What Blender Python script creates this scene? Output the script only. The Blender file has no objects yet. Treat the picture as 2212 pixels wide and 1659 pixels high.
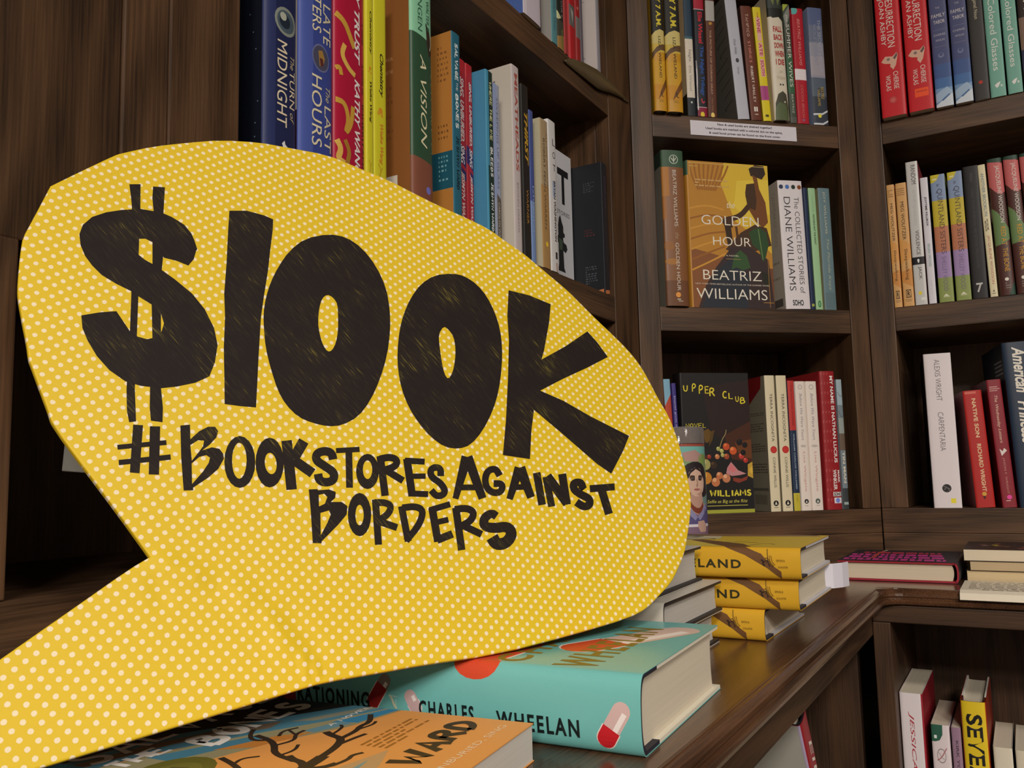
import bpy, bmesh, math, random
from mathutils import Matrix, Vector
random.seed(7)
SC = bpy.context.scene
COL = SC.collection
EYE = 1.047                     # camera height; the tables below give heights relative to it

# ------------------------------------------------------------------ camera, world, lights, exposure
cam_data = bpy.data.cameras.new('camera')
cam = bpy.data.objects.new('camera', cam_data); COL.objects.link(cam); SC.camera = cam
cam_data.sensor_width = 36.0
cam_data.lens = 36.0 * 1852.76 / 2212.0
cam_data.clip_start = 0.02
YAW, PITCH, ROLL = math.radians(30.589), math.radians(6.2226), math.radians(-1.3048)
fwd = Vector((-math.sin(YAW) * math.cos(PITCH), math.cos(YAW) * math.cos(PITCH), math.sin(PITCH)))
rt0 = Vector((math.cos(YAW), math.sin(YAW), 0)); up0 = rt0.cross(fwd)
rt = math.cos(ROLL) * rt0 + math.sin(ROLL) * up0
up = -math.sin(ROLL) * rt0 + math.cos(ROLL) * up0
m3 = Matrix((rt, up, -fwd)).transposed()
cam.matrix_world = Matrix.Translation((0, 0, EYE)) @ m3.to_4x4()

world = bpy.data.worlds.new('world'); SC.world = world; world.use_nodes = True
world.node_tree.nodes['Background'].inputs[0].default_value = (1.0, 0.86, 0.70, 1)
world.node_tree.nodes['Background'].inputs[1].default_value = 0.008

def area(name, loc, target, size, power, color=(1.0, 0.87, 0.70), sy=None):
    l = bpy.data.lights.new(name, 'AREA'); l.energy = power; l.color = color
    l.shape = 'RECTANGLE'; l.size = size; l.size_y = sy or size
    o = bpy.data.objects.new(name, l); COL.objects.link(o)
    o.location = loc
    o.rotation_euler = (Vector(target) - Vector(loc)).to_track_quat('-Z', 'Y').to_euler()
    return o
for lx, ly, lp in ((1.3, -0.5, 20), (1.1, -2.3, 64), (2.4, -0.6, 36), (2.2, -2.5, 90), (1.2, -3.3, 84)):
    area('ceiling_lamp', (lx, ly, 2.68), (lx, ly, 0), 0.5, lp, (1.0, 0.94, 0.86))
SC.view_settings.view_transform = 'Standard'
SC.view_settings.look = 'None'
SC.view_settings.gamma = 1.0
SC.view_settings.exposure = 0.0
SC.view_settings.use_curve_mapping = False

# ------------------------------------------------------------------ materials
def lin(h):
    h = h.lstrip('#'); v = [int(h[i:i + 2], 16) / 255 for i in (0, 2, 4)]
    return tuple(c / 12.92 if c <= 0.04045 else ((c + 0.055) / 1.055) ** 2.4 for c in v) + (1.0,)
MATS = {}
def new_mat(name):
    m = bpy.data.materials.new(name); m.use_nodes = True
    return m, m.node_tree, m.node_tree.nodes['Principled BSDF']
def paper(h, rough=0.5):
    k = ('paper', h, rough)
    if k not in MATS:
        m, nt, b = new_mat('printed_paper_' + h)
        b.inputs['Base Color'].default_value = lin(h); b.inputs['Roughness'].default_value = rough
        b.inputs['Specular IOR Level'].default_value = 0.35
        n = nt.nodes.new('ShaderNodeTexNoise'); n.inputs['Scale'].default_value = 60; n.inputs['Detail'].default_value = 3
        r = nt.nodes.new('ShaderNodeMapRange'); r.inputs[3].default_value = rough - 0.02; r.inputs[4].default_value = rough + 0.03
        nt.links.new(n.outputs['Fac'], r.inputs[0]); nt.links.new(r.outputs[0], b.inputs['Roughness'])
        MATS[k] = m
    return MATS[k]
def pages(h='e6d9c2'):
    k = ('pages', h)
    if k not in MATS:
        m, nt, b = new_mat('page_edges_' + h)
        tc = nt.nodes.new('ShaderNodeTexCoord'); mp = nt.nodes.new('ShaderNodeMapping')
        mp.inputs['Scale'].default_value = (2600, 6, 6)
        n = nt.nodes.new('ShaderNodeTexNoise'); n.inputs['Scale'].default_value = 1.0; n.inputs['Detail'].default_value = 2
        mx = nt.nodes.new('ShaderNodeMix'); mx.data_type = 'RGBA'
        c = lin(h); mx.inputs[6].default_value = tuple(x * 0.72 for x in c[:3]) + (1,); mx.inputs[7].default_value = c
        nt.links.new(tc.outputs['Object'], mp.inputs[0]); nt.links.new(mp.outputs[0], n.inputs['Vector'])
        nt.links.new(n.outputs['Fac'], mx.inputs[0]); nt.links.new(mx.outputs[2], b.inputs['Base Color'])
        b.inputs['Roughness'].default_value = 0.85
        MATS[k] = m
    return MATS[k]
def wood(axis='Z', dark='2a1d13', light='6a4c34', rough=0.42, key='', spec=0.4):
    k = ('wood', axis, dark, light, rough, key)
    if k in MATS: return MATS[k]
    m, nt, b = new_mat('dark_stained_oak_' + axis.lower() + key)
    L = nt.links
    tc = nt.nodes.new('ShaderNodeTexCoord')
    def mapped(sc):
        mp = nt.nodes.new('ShaderNodeMapping'); mp.inputs['Scale'].default_value = sc
        L.new(tc.outputs['Object'], mp.inputs[0]); return mp.outputs[0]
    def sc3(across, along): return tuple(along if a == axis else across for a in 'XYZ')
    # broad cathedral figure
    n1 = nt.nodes.new('ShaderNodeTexNoise'); n1.inputs['Scale'].default_value = 1; n1.inputs['Detail'].default_value = 2; n1.inputs['Distortion'].default_value = 0.4
    L.new(mapped(sc3(9, 1.3)), n1.inputs['Vector'])
    mu = nt.nodes.new('ShaderNodeMath'); mu.operation = 'MULTIPLY'; mu.inputs[1].default_value = 46; L.new(n1.outputs['Fac'], mu.inputs[0])
    si = nt.nodes.new('ShaderNodeMath'); si.operation = 'SINE'; L.new(mu.outputs[0], si.inputs[0])
    # fine pores
    n2 = nt.nodes.new('ShaderNodeTexNoise'); n2.inputs['Scale'].default_value = 1; n2.inputs['Detail'].default_value = 6; n2.inputs['Roughness'].default_value = 0.65
    L.new(mapped(sc3(620, 12)), n2.inputs['Vector'])
    n3 = nt.nodes.new('ShaderNodeTexNoise'); n3.inputs['Scale'].default_value = 5; n3.inputs['Detail'].default_value = 2
    L.new(tc.outputs['Object'], n3.inputs['Vector'])
    a1 = nt.nodes.new('ShaderNodeMath'); a1.operation = 'MULTIPLY_ADD'; a1.inputs[1].default_value = 0.12; L.new(si.outputs[0], a1.inputs[0]); L.new(n2.outputs['Fac'], a1.inputs[2])
    a2 = nt.nodes.new('ShaderNodeMath'); a2.operation = 'MULTIPLY_ADD'; a2.inputs[1].default_value = 0.5; L.new(n3.outputs['Fac'], a2.inputs[0]); L.new(a1.outputs[0], a2.inputs[2])
    rp = nt.nodes.new('ShaderNodeMapRange'); rp.inputs[1].default_value = 0.45; rp.inputs[2].default_value = 1.05; L.new(a2.outputs[0], rp.inputs[0])
    mx = nt.nodes.new('ShaderNodeMix'); mx.data_type = 'RGBA'; mx.inputs[6].default_value = lin(dark); mx.inputs[7].default_value = lin(light)
    L.new(rp.outputs[0], mx.inputs[0]); L.new(mx.outputs[2], b.inputs['Base Color'])
    bp = nt.nodes.new('ShaderNodeBump'); bp.inputs['Strength'].default_value = 0.12; bp.inputs['Distance'].default_value = 0.001
    L.new(a1.outputs[0], bp.inputs['Height']); L.new(bp.outputs[0], b.inputs['Normal'])
    b.inputs['Roughness'].default_value = rough; b.inputs['Specular IOR Level'].default_value = spec
    MATS[k] = m
    return m
WV = wood('Z'); WH = wood('X')

# ------------------------------------------------------------------ mesh helpers
class MB:
    def __init__(s): s.v = []; s.f = []; s.mi = []; s.sm = []; s.mats = []
    def mat(s, m):
        if m not in s.mats: s.mats.append(m)
        return s.mats.index(m)
    def add(s, vs, fs, m, smooth=False):
        o = len(s.v); s.v += [tuple(v) for v in vs]; i = s.mat(m)
        for f in fs: s.f.append([o + k for k in f]); s.mi.append(i); s.sm.append(smooth)
    def box(s, x0, x1, y0, y1, z0, z1, m, bev=0.0):
        b = min(bev, (x1 - x0) / 3, (y1 - y0) / 3, (z1 - z0) / 3)
        if b <= 0:
            vs = [(x, y, z) for x in (x0, x1) for y in (y0, y1) for z in (z0, z1)]
            s.add(vs, [(0, 1, 3, 2), (4, 6, 7, 5), (0, 4, 5, 1), (2, 3, 7, 6), (0, 2, 6, 4), (1, 5, 7, 3)], m)
            return
        bm = bmesh.new(); bmesh.ops.create_cube(bm, size=1)
        for v in bm.verts: v.co = Vector(((x0 + x1) / 2 + v.co.x * (x1 - x0), (y0 + y1) / 2 + v.co.y * (y1 - y0), (z0 + z1) / 2 + v.co.z * (z1 - z0)))
        bmesh.ops.bevel(bm, geom=bm.edges[:], offset=b, segments=2, affect='EDGES', profile=0.6)
        bm.verts.index_update()
        s.add([v.co for v in bm.verts], [[v.index for v in f.verts] for f in bm.faces], m); bm.free()
    def prism(s, poly, z0, z1, m, f=lambda x, y, z: (x, y, z)):
        n = len(poly)
        s.add([f(x, y, z) for z in (z0, z1) for x, y in poly], [list(range(n))[::-1], [n + i for i in range(n)]] + [(i, (i + 1) % n, n + (i + 1) % n, n + i) for i in range(n)], m)
    def lathe(s, prof, m, n=48, c=(0, 0)):
        k = len(prof)
        vs = [(c[0] + r * math.cos(2 * math.pi * i / n), c[1] + r * math.sin(2 * math.pi * i / n), z) for i in range(n) for r, z in prof]
        s.add(vs, [(i * k + j, ((i + 1) % n) * k + j, ((i + 1) % n) * k + j + 1, i * k + j + 1) for i in range(n) for j in range(k - 1)], m, True)
    def build(s, name, parent=None):
        me = bpy.data.meshes.new(name); me.from_pydata(s.v, [], s.f)
        for m in s.mats: me.materials.append(m)
        me.polygons.foreach_set('material_index', s.mi); me.polygons.foreach_set('use_smooth', s.sm)
        me.update()
        o = bpy.data.objects.new(name, me); COL.objects.link(o)
        if parent is not None: o.parent = parent
        return o
def recalc(o):
    bm = bmesh.new(); bm.from_mesh(o.data); bmesh.ops.recalc_face_normals(bm, faces=bm.faces[:]); bm.to_mesh(o.data); bm.free(); return o
def tag(o, label, cat, group=None, kind=None):
    o['label'] = label; o['category'] = cat
    if group: o['group'] = group
    if kind: o['kind'] = kind
    return o
def thing(name, label, cat, mat, group=None):
    o = bpy.data.objects.new(name, None); COL.objects.link(o); o.matrix_world = mat; o.empty_display_size = 0.02
    return tag(o, label, cat, group)
def structure(name, mb):
    o = mb.build(name); o['kind'] = 'structure'; return o

# ---- lettering: flat glyph meshes from the built-in font, or hand-drawn strokes
TXT = {}
STROKES = {'A': '0,0 .5,1 1,0|.2,.38 .8,.38', 'B': '0,0 0,1 .7,.95 .8,.75 .6,.55 0,.5|.6,.55 1,.4 .9,.08 0,0', 'C': '.95,.85 .5,1 .08,.6 .15,.2 .5,0 .95,.12', 'D': '0,0 0,1 .6,.9 1,.5 .6,.1 0,0',
 'E': '.95,1 0,1 0,0 1,0|0,.52 .8,.52', 'F': '0,0 0,1 .9,1|0,.52 .7,.52', 'G': '.9,.85 .5,1 .05,.5 .5,0 .95,.2 .95,.45 .55,.45', 'H': '0,0 0,1|1,0 1,1|0,.5 1,.5', 'I': '.5,0 .5,1', 'J': '.3,1 1,1|.7,1 .7,.2 .4,0 .05,.2',
 'L': '0,1 0,0 .9,0', 'M': '0,0 .1,1 .5,.35 .9,1 1,0', 'N': '0,0 0,1 1,0 1,1', 'O': '.5,1 .05,.7 .05,.3 .5,0 .95,.3 .95,.7 .5,1', 'P': '0,0 0,1 .8,.95 .9,.7 .6,.48 0,.45', 'R': '0,0 0,1 .8,.95 .85,.68 .5,.5 0,.48|.4,.5 1,0',
 'S': '.9,.85 .5,1 .1,.8 .25,.55 .8,.42 .9,.18 .5,0 .05,.15', 'T': '0,1 1,1|.5,1 .5,0', 'U': '0,1 .05,.2 .5,0 .95,.2 1,1', 'V': '0,1 .5,0 1,1', 'W': '0,1 .25,0 .5,.65 .75,0 1,1', 'Y': '0,1 .5,.5 1,1|.5,.5 .5,0', ' ': ''}
def ribbon(pts, w):
    n = len(pts); L = []; R = []
    for i, (x, y) in enumerate(pts):
        a = pts[max(0, i - 1)]; b = pts[min(n - 1, i + 1)]
        dx, dy = b[0] - a[0], b[1] - a[1]; l = math.hypot(dx, dy) or 1
        L.append((x - dy / l * w / 2, y + dx / l * w / 2)); R.append((x + dy / l * w / 2, y - dx / l * w / 2))
    return L + R, [(i, i + 1, n + i + 1, n + i) for i in range(n - 1)]
def chaikin(p, it=2):
    for _ in range(it):
        o = [p[0]]
        for a, b in zip(p, p[1:]): o += [(a[0] * .75 + b[0] * .25, a[1] * .75 + b[1] * .25), (a[0] * .25 + b[0] * .75, a[1] * .25 + b[1] * .75)]
        p = o + [p[-1]]
    return p
def glyphs(text, style=''):
    k = (text, style)
    if k in TXT: return TXT[k]
    vs, fs = [], []
    if 'h' in style:
        x = 0.0
        for ch in text.upper():
            s = STROKES.get(ch, ''); wd = 0.25 if ch == 'I' else 0.85 if ch in 'MW' else 0.62
            dy = random.uniform(-.05, .05)
            for st in s.split('|') if s else []:
                pts = [tuple(float(q) for q in c.split(',')) for c in st.split()]
                pts = [((x + (px if ch != 'I' else 0.5) * wd), py + dy) for px, py in pts]
                if len(pts) > 3 and ch not in 'MWNE': pts = chaikin(pts)
                v, f = ribbon(pts, 0.26 if 'b' in style else 0.17)
                o = len(vs); nst = globals().get('NST', 0) + 1; globals()['NST'] = nst; vs += [(q[0], q[1], (nst % 7) * 7e-6) for q in v]; fs += [tuple(o + i for i in q) for q in f]
            x += wd + 0.24 if ch != ' ' else 0.45
    else:
        cu = bpy.data.curves.new('lettering', 'FONT'); cu.body = text; cu.size = 1; cu.resolution_u = 3; cu.fill_mode = 'FRONT'
        if 'b' in style: cu.offset = 0.028
        if 'l' in style: cu.offset = -0.008
        if 'i' in style: cu.shear = 0.28
        if 'w' in style: cu.space_character = 1.25
        o = bpy.data.objects.new('lettering', cu)
        me = o.to_mesh()
        vs = [(v.co.x, v.co.y, 0.0) for v in me.vertices]; fs = [tuple(p.vertices) for p in me.polygons]
        o.to_mesh_clear(); bpy.data.objects.remove(o); bpy.data.curves.remove(cu)
    if not vs: TXT[k] = ([], []); return TXT[k]
    x0 = min(v[0] for v in vs); x1 = max(v[0] for v in vs); y0 = min(v[1] for v in vs); y1 = max(v[1] for v in vs)
    vs = [((v[0] - x0) / max(1e-6, x1 - x0), (v[1] - y0) / max(1e-6, y1 - y0), v[2]) for v in vs]
    TXT[k] = (vs, fs); return TXT[k]

# ---- print on a surface. surf(a, b, lift) gives the point; a runs left to right, b runs top to bottom (both 0..1)
def decorate(mb, surf, items, curved=None, asp=1.0, lift0=0.00003, extra=0.00008):
    lift = lift0
    raw = surf
    cl = lambda t: 0.0 if t < 0 else 1.0 if t > 1 else t
    surf = lambda a, b, l: raw(cl(a), cl(b), l)
    def face(poly, l, m):
        if not curved: mb.add([surf(a, b, l) for a, b in poly], [list(range(len(poly)))], m); return
        def cut(p, v, keep):
            o = []
            for i in range(len(p)):
                (a0, b0), (a1, b1) = p[i - 1], p[i]; i0, i1 = (a0 - v) * keep >= 0, (a1 - v) * keep >= 0
                if i0 != i1: t = (v - a0) / (a1 - a0); o.append((v, b0 + t * (b1 - b0)))
                if i1: o.append((a1, b1))
            return o
        for k in range(len(curved) - 1):
            q = cut(poly, curved[k], 1)
            if len(q) > 2: q = cut(q, curved[k + 1], -1)
            if len(q) > 2: mb.add([surf(a, b, l) for a, b in q], [list(range(len(q)))], m)
    for it in items:
        k = it[0]; lift += 0.000006
        if k == 'R':
            a0, a1, b0, b1, c = it[1:6]
            aa = [a0] + [q for q in (curved or []) if a0 + 1e-6 < q < a1 - 1e-6] + [a1]; n = len(aa) - 1
            vs = [surf(a, b, lift) for b in (b0, b1) for a in aa]
            mb.add(vs, [(i, i + 1, n + 2 + i, n + 1 + i) for i in range(n)], paper(c), bool(curved))
        elif k in 'TH':
            t, a0, a1, b0, b1, c = it[1:7]; st = it[7] if len(it) > 7 else ''
            vs, fs = glyphs(t, st)
            if k == 'T': pv = [surf(a0 + y * (a1 - a0), b0 + x * (b1 - b0), lift + e + (extra if curved else 0)) for x, y, e in vs]
            else: pv = [surf(a0 + x * (a1 - a0), b1 - y * (b1 - b0), lift + e + (extra if curved else 0)) for x, y, e in vs]
            mb.add(pv, fs, paper(c))
        elif k in 'CE':
            if k == 'C': a, b, ra, c = it[1:5]; rb = ra * asp
            else: a, b, ra, rb, c = it[1:6]
            n = 18
            face([(a + ra * math.cos(2 * math.pi * i / n), b + rb * math.sin(2 * math.pi * i / n)) for i in range(n)], lift, paper(c))
        elif k == 'P':
            pts, c = it[1:3]
            face(pts, lift, paper(c))
        elif k == 'K':                                     # a drawn line: points, width (in a), colour
            pts, w, c = it[1:4]
            q = [(a * 1.0, b / asp) for a, b in pts]
            v, f = ribbon(chaikin(q) if len(q) > 2 else q, w)
            mb.add([surf(a, b * asp, lift + (extra * 0.8 if curved else 0)) for a, b in v], f, paper(c))
        elif k == 'G':                                     # lines of small print
            a0, a1, b0, b1, n, c = it[1:7]
            h = (b1 - b0) / n
            for i in range(n):
                x = a0
                while x < a1 - 0.02:
                    w = random.uniform(0.03, 0.12) * (a1 - a0) / 0.6
                    e = min(a1, x + w)
                    mb.add([surf(x, b0 + i * h, lift), surf(e, b0 + i * h, lift), surf(e, b0 + i * h + h * 0.42, lift), surf(x, b0 + i * h + h * 0.42, lift)], [(0, 1, 2, 3)], paper(c))
                    x = e + 0.015
                    if random.random() < 0.06: break

# ------------------------------------------------------------------ books
# local frame of a book: x across the spine (left to right), y from the spine to the fore edge, z from tail to head
def shell(mb, out, inn, z0, z1, mo, mf):
    n = len(out)
    if not mf:
        for pl in (out, inn): mb.add([(x, y, z) for z in (z0, z1) for x, y in pl], [(i, i + 1, n + i + 1, n + i) for i in range(n - 1)], mo, True)
    for i in range(n - 1):
        (ax, ay), (bx, by) = out[i], out[i + 1]; (cx, cy), (dx, dy) = inn[i], inn[i + 1]
        m = mf(max(ay, by)) if mf else mo
        if mf:
            mb.add([(ax, ay, z0), (bx, by, z0), (bx, by, z1), (ax, ay, z1)], [(0, 1, 2, 3)], m)
            mb.add([(cx, cy, z0), (dx, dy, z0), (dx, dy, z1), (cx, cy, z1)], [(3, 2, 1, 0)], m)
        for z in (z0, z1): mb.add([(ax, ay, z), (bx, by, z), (dx, dy, z), (cx, cy, z)], [(0, 1, 2, 3)], m)
    for i in (0, n - 1):
        (ax, ay), (cx, cy) = out[i], inn[i]
        mb.add([(ax, ay, z0), (cx, cy, z0), (cx, cy, z1), (ax, ay, z1)], [(0, 1, 2, 3)], mf(ay) if mf else mo)
def make_book(mat, w, h, D, label, color, S=(), F=(), L=(), hard=False, R=None, pg='e6d9c2', board='1c1b20', flap='e9e4da', group=None, sideF=None, sideL=None, cat='book', gloss=None, side_lift=0.0):
    R = R if R is not None else (0.0045 if hard else 0.0012)
    e = 2.6
    N = 22 if hard else 8
    cuts = [(1 - math.cos(math.pi * i / N)) / 2 for i in range(N + 1)]
    exact = [R * (1 - max(0, 1 - abs(2 * a - 1) ** e) ** (1 / e)) for a in cuts]
    def bul(a):                      # the facets of the spine, so print lies flat on it
        i = min(N - 1, int(math.acos(max(-1, min(1, 1 - 2 * a))) / math.pi * N))
        t = (a - cuts[i]) / (cuts[i + 1] - cuts[i]); return exact[i] + (exact[i + 1] - exact[i]) * t
    prof = [(0, D), (0, D * 0.55), (0, max(0.03, R * 1.5)), (0, R)] + [(w * cuts[i], exact[i]) for i in range(1, N)] + [(w, R), (w, max(0.03, R * 1.5)), (w, D * 0.55), (w, D)]
    def inset(t):
        o = []
        for x, y in prof:
            if y >= R - 1e-9: o.append((x + t if x < w / 2 else x - t, y))
            else: o.append((w / 2 + (x - w / 2) * (1 - 2 * t / w), y + t))
        return o
    root = thing('hardcover_book' if hard else 'paperback_book', label, cat, mat, group)
    mb = MB(); pm = paper(color, gloss or (0.36 if hard else 0.48))
    shell(mb, prof, inset(0.0004), 0, h, pm, None)
    spine = lambda a, b, l: (a * w, bul(a) - l, (1 - b) * h)
    front = lambda a, b, l: (w + l, R + a * (D - R), (1 - b) * h)
    back = lambda a, b, l: (-l, D - a * (D - R), (1 - b) * h)
    if sideF: decorate(mb, front, [('R', 0, 1, 0, 1, sideF)], lift0=0.00001)
    if sideL: decorate(mb, back, [('R', 0, 1, 0, 1, sideL)], lift0=0.00001)
    decorate(mb, spine, S, cuts, w / h, extra=0.00028 if R > 0.003 else 0.00008); decorate(mb, front, F, None, (D - R) / h); decorate(mb, back, L, None, (D - R) / h)
    mb.build('dust_jacket' if hard else 'cover', root)
    if hard:
        mb = MB(); mk = paper(board, 0.6); fl = paper(flap, 0.5)
        shell(mb, inset(0.0005), inset(0.0026), 0.0003, h - 0.0003, mk, lambda y: fl if y > 0.032 else mk)
        mb.build('case_boards', root)
        t = 0.0028; g = 0.004; fe = 0.006
    else: t = 0.0005; g = 0.0006; fe = 0.0006
    mb = MB()
    y0 = max(R * 0.9, 0.0009) + t
    n = 8
    if hard:   # rounded back, slightly hollow fore edge
        pol = [(t + (w - 2 * t) * i / n, y0 - 0.0 + 0.002 * (abs(2 * i / n - 1) ** 2)) for i in range(n + 1)] + [(w - t - (w - 2 * t) * i / n, D - fe - 0.0025 * (1 - abs(2 * i / n - 1) ** 2)) for i in range(n + 1)]
    else: pol = [(t, y0), (w - t, y0), (w - t, D - fe), (t, D - fe)]
    mb.prism(pol, g, h - g, pages(pg)); mb.build('page_block', root)
    return root

MA = math.radians(47.2204)
FR = {'L': (Matrix.Translation((-0.4767, 0, EYE)) @ Matrix.Rotation(math.pi / 2, 4, 'Z'), 0.0),
      'M': (Matrix.Translation((-0.4767, 1.1802, EYE)) @ Matrix.Rotation(math.pi / 2 - MA, 4, 'Z'), 0.4517),
      'R': (Matrix.Translation((-0.1949, 1.4425, EYE)), -0.1949)}
def stand(fr, s, z, w, h, D, label, color, p=0.0, lean=0.0, yaw=0.0, **k):
    m, s0 = FR[fr]; th = math.atan(lean)
    dz = w * math.sin(th) if th > 0 else 0.0
    mat = m @ Matrix.Translation((s - s0, -p, z + dz + 0.0002)) @ Matrix.Rotation(math.radians(yaw), 4, 'Z') @ Matrix.Rotation(th, 4, 'Y')
    return make_book(mat, w, h, D, label, color, **k)
def lay(O, ang, z, t, h, D, label, color, **k):
    a = math.radians(ang); ey = Vector((math.cos(a), math.sin(a), 0)); ez = Vector((-ey.y, ey.x, 0)); ex = Vector((0, 0, 1))
    m = Matrix((ex, ey, ez)).transposed().to_4x4(); m.translation = Vector((O[0], O[1], EYE + z + 0.0002))
    return make_book(m, t, h, D, label, color, **k)

# ------------------------------------------------------------------ room shell
plaster = paper('70665a', 0.8); carpet = paper('2e2622', 0.9)
def shell_box(name, x0, x1, y0, y1, z0, z1, m):
    mb = MB(); mb.box(x0, x1, y0, y1, z0, z1, m); return structure(name, mb)
shell_box('floor', -1.0, 4.0, -3.6, 1.95, -0.06, 0.0, carpet)
shell_box('ceiling', -1.0, 4.0, -3.6, 1.95, 2.72, 2.78, paper('a89f90', 0.9))
shell_box('wall_left', -0.86, -0.80, -3.6, 1.95, 0, 2.72, plaster)
shell_box('wall_back', -0.80, 4.0, 1.80, 1.86, 0, 2.72, plaster)
shell_box('wall_right', 3.94, 4.0, -3.6, 1.80, 0, 2.72, plaster)
shell_box('wall_front', -0.80, 3.94, -3.6, -3.54, 0, 2.72, plaster)

# ------------------------------------------------------------------ bookcases (local frame of a bay: x along, y inwards, z relative to eye height)
Z0, ZB, ZM, ZT, ZX = -0.147, -0.060, 0.250, 0.552, 0.860      # counter, base shelf, middle shelf, top shelf, next shelf up
TOP = 1.10
def part(name, root, boxes, m=None, bev=0.0012):
    mb = MB()
    for b in boxes: mb.box(*b, m or WV, bev)
    return mb.build(name, root)
def bay(fr, label, full, stiles, depth, span, back_span, sides, boards):
    m, s0 = FR[fr]
    root = thing('bookcase', label, 'bookcase', m)
    S = lambda a: a - s0
    for a, b, z0, z1 in stiles: part('stile', root, [(S(a), S(b), 0, 0.022, z0, z1)])
    for a, b, z0, z1 in sides: part('side_panel', root, [(S(a), S(b), 0.0222, depth, z0, z1)])
    for z in boards: part('shelf', root, [(S(span[0]), S(span[1]), 0.0006, depth, z - 0.037, z)], WH)
    part('shelf', root, [(S(full[0]), S(full[1]), 0.0004, depth, ZB - 0.037, ZB)], WH)
    part('base_rail', root, [(S(full[0]), S(full[1]), 0.0006, 0.022, Z0 + 0.0005, ZB - 0.0372)], WH)
    part('back_panel', root, [(S(back_span[0]), S(back_span[1]), depth + 0.0004, depth + 0.012, Z0 + 0.001, TOP)])
    return root
B0 = ZB + 0.0004
lroot = bay('L', 'dark oak bookcase along the wall behind the yellow sign, receding to the corner', (-0.5, 1.1795),
    [(0.361, 0.421, 0.1400, TOP), (1.098, 1.1795, B0, TOP), (0.02, 0.265, B0, 0.1396)], 0.24, (0.4212, 1.0978), (-0.5, 1.10),
    [(0.400, 0.4208, 0.1400, TOP), (1.0985, 1.118, B0, TOP), (0.02, 0.04, B0, 0.1396)], [ZM, ZT, ZX])
part('tall_panel', lroot, [(-0.5, 0.3265, 0.003, 0.022, 0.1400, TOP)], wood('Z', '291b11', '5e432c', 0.42, '_panel'))
part('trim_strip', lroot, [(0.327, 0.3606, 0.001, 0.022, 0.1400, TOP)])
part('divider_board', lroot, [(0.041, 0.3998, 0.0225, 0.24, 0.1404, 0.1700)], WH)
bay('M', 'dark oak corner bookcase set diagonally between the two walls', (0.4525, 0.8362), [(0.4525, 0.487, B0, TOP), (0.805, 0.8362, B0, TOP)], 0.23,
    (0.4872, 0.8048), (0.46, 0.83), [(0.467, 0.4868, B0, TOP), (0.8052, 0.825, B0, TOP)], [ZM, ZT, ZX])
bay('R', 'dark oak bookcase on the right wall above the counter', (-0.1940, 0.66), [(-0.1940, -0.156, B0, TOP), (0.62, 0.66, B0, TOP)], 0.24,
    (-0.1558, 0.6198), (-0.17, 0.66), [(-0.176, -0.1562, B0, TOP), (0.6205, 0.64, B0, TOP)], [ZM, ZT, ZX])

# countertop: one L-shaped slab with a moulded nosing
CW = wood('Y', '2e1c12', '6b4830', 0.2, '_counter', 0.55); CX = wood('X', '2e1c12', '6b4830', 0.2, '_counter', 0.55)
counter = thing('countertop', 'L-shaped dark varnished wood counter ledge under the bookcases', 'countertop', Matrix.Translation((-0.3, 0.4, EYE + Z0)))
mb = MB()
poly = [(-0.4755, -0.62), (-0.170, -0.62), (-0.170, 1.178), (1.0, 1.178), (1.0, 1.4415), (-0.196, 1.4405), (-0.4755, 1.1790)]
mb.prism([(x + 0.3, y - 0.4) for x, y in poly], -0.02, 0.0, CW)
mb.build('counter_slab', counter)
mb = MB()
prof = [(0.0002, 0.0), (0.0015, -0.0002), (0.0018, -0.0012), (0.0035, -0.0016), (0.0060, -0.0030), (0.0078, -0.0058), (0.0082, -0.0090), (0.0070, -0.0110), (0.0070, -0.0120), (0.0098, -0.0128), (0.0112, -0.0150), (0.0105, -0.0180), (0.0085, -0.0195), (0.0002, -0.0200)]
corner = [(0.0, 0.0), (0.45, 0.02), (0.80, 0.09), (1.0, 0.2)]
pts = []
for o, z in prof:
    row = [(-0.170 + o, -0.62, z), (-0.170 + o, 1.178 - o - 0.022, z)]
    for k in range(1, 5):          # a small radius in the inside corner
        t = math.pi / 2 * k / 4
        row.append((-0.170 + o + 0.022 - 0.022 * math.cos(t), 1.178 - o - 0.022 + 0.022 * math.sin(t), z))
    row.append((1.0, 1.178 - o, z)); pts.append(row)
n = len(pts[0])
mb.add([(x + 0.3, y - 0.4, z) for r in pts for x, y, z in r], [(i * n + j, i * n + j + 1, (i + 1) * n + j + 1, (i + 1) * n + j) for i in range(len(pts) - 1) for j in range(n - 1)], CW, False)
mb.prism([(-0.170 + 0.3, 1.178 - 0.4 - 0.0222), (-0.170 + 0.3, 1.178 - 0.4), (-0.148 + 0.3, 1.178 - 0.4)], -0.0198, -0.0002, CW)
mb.build('nosing', counter)

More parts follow.
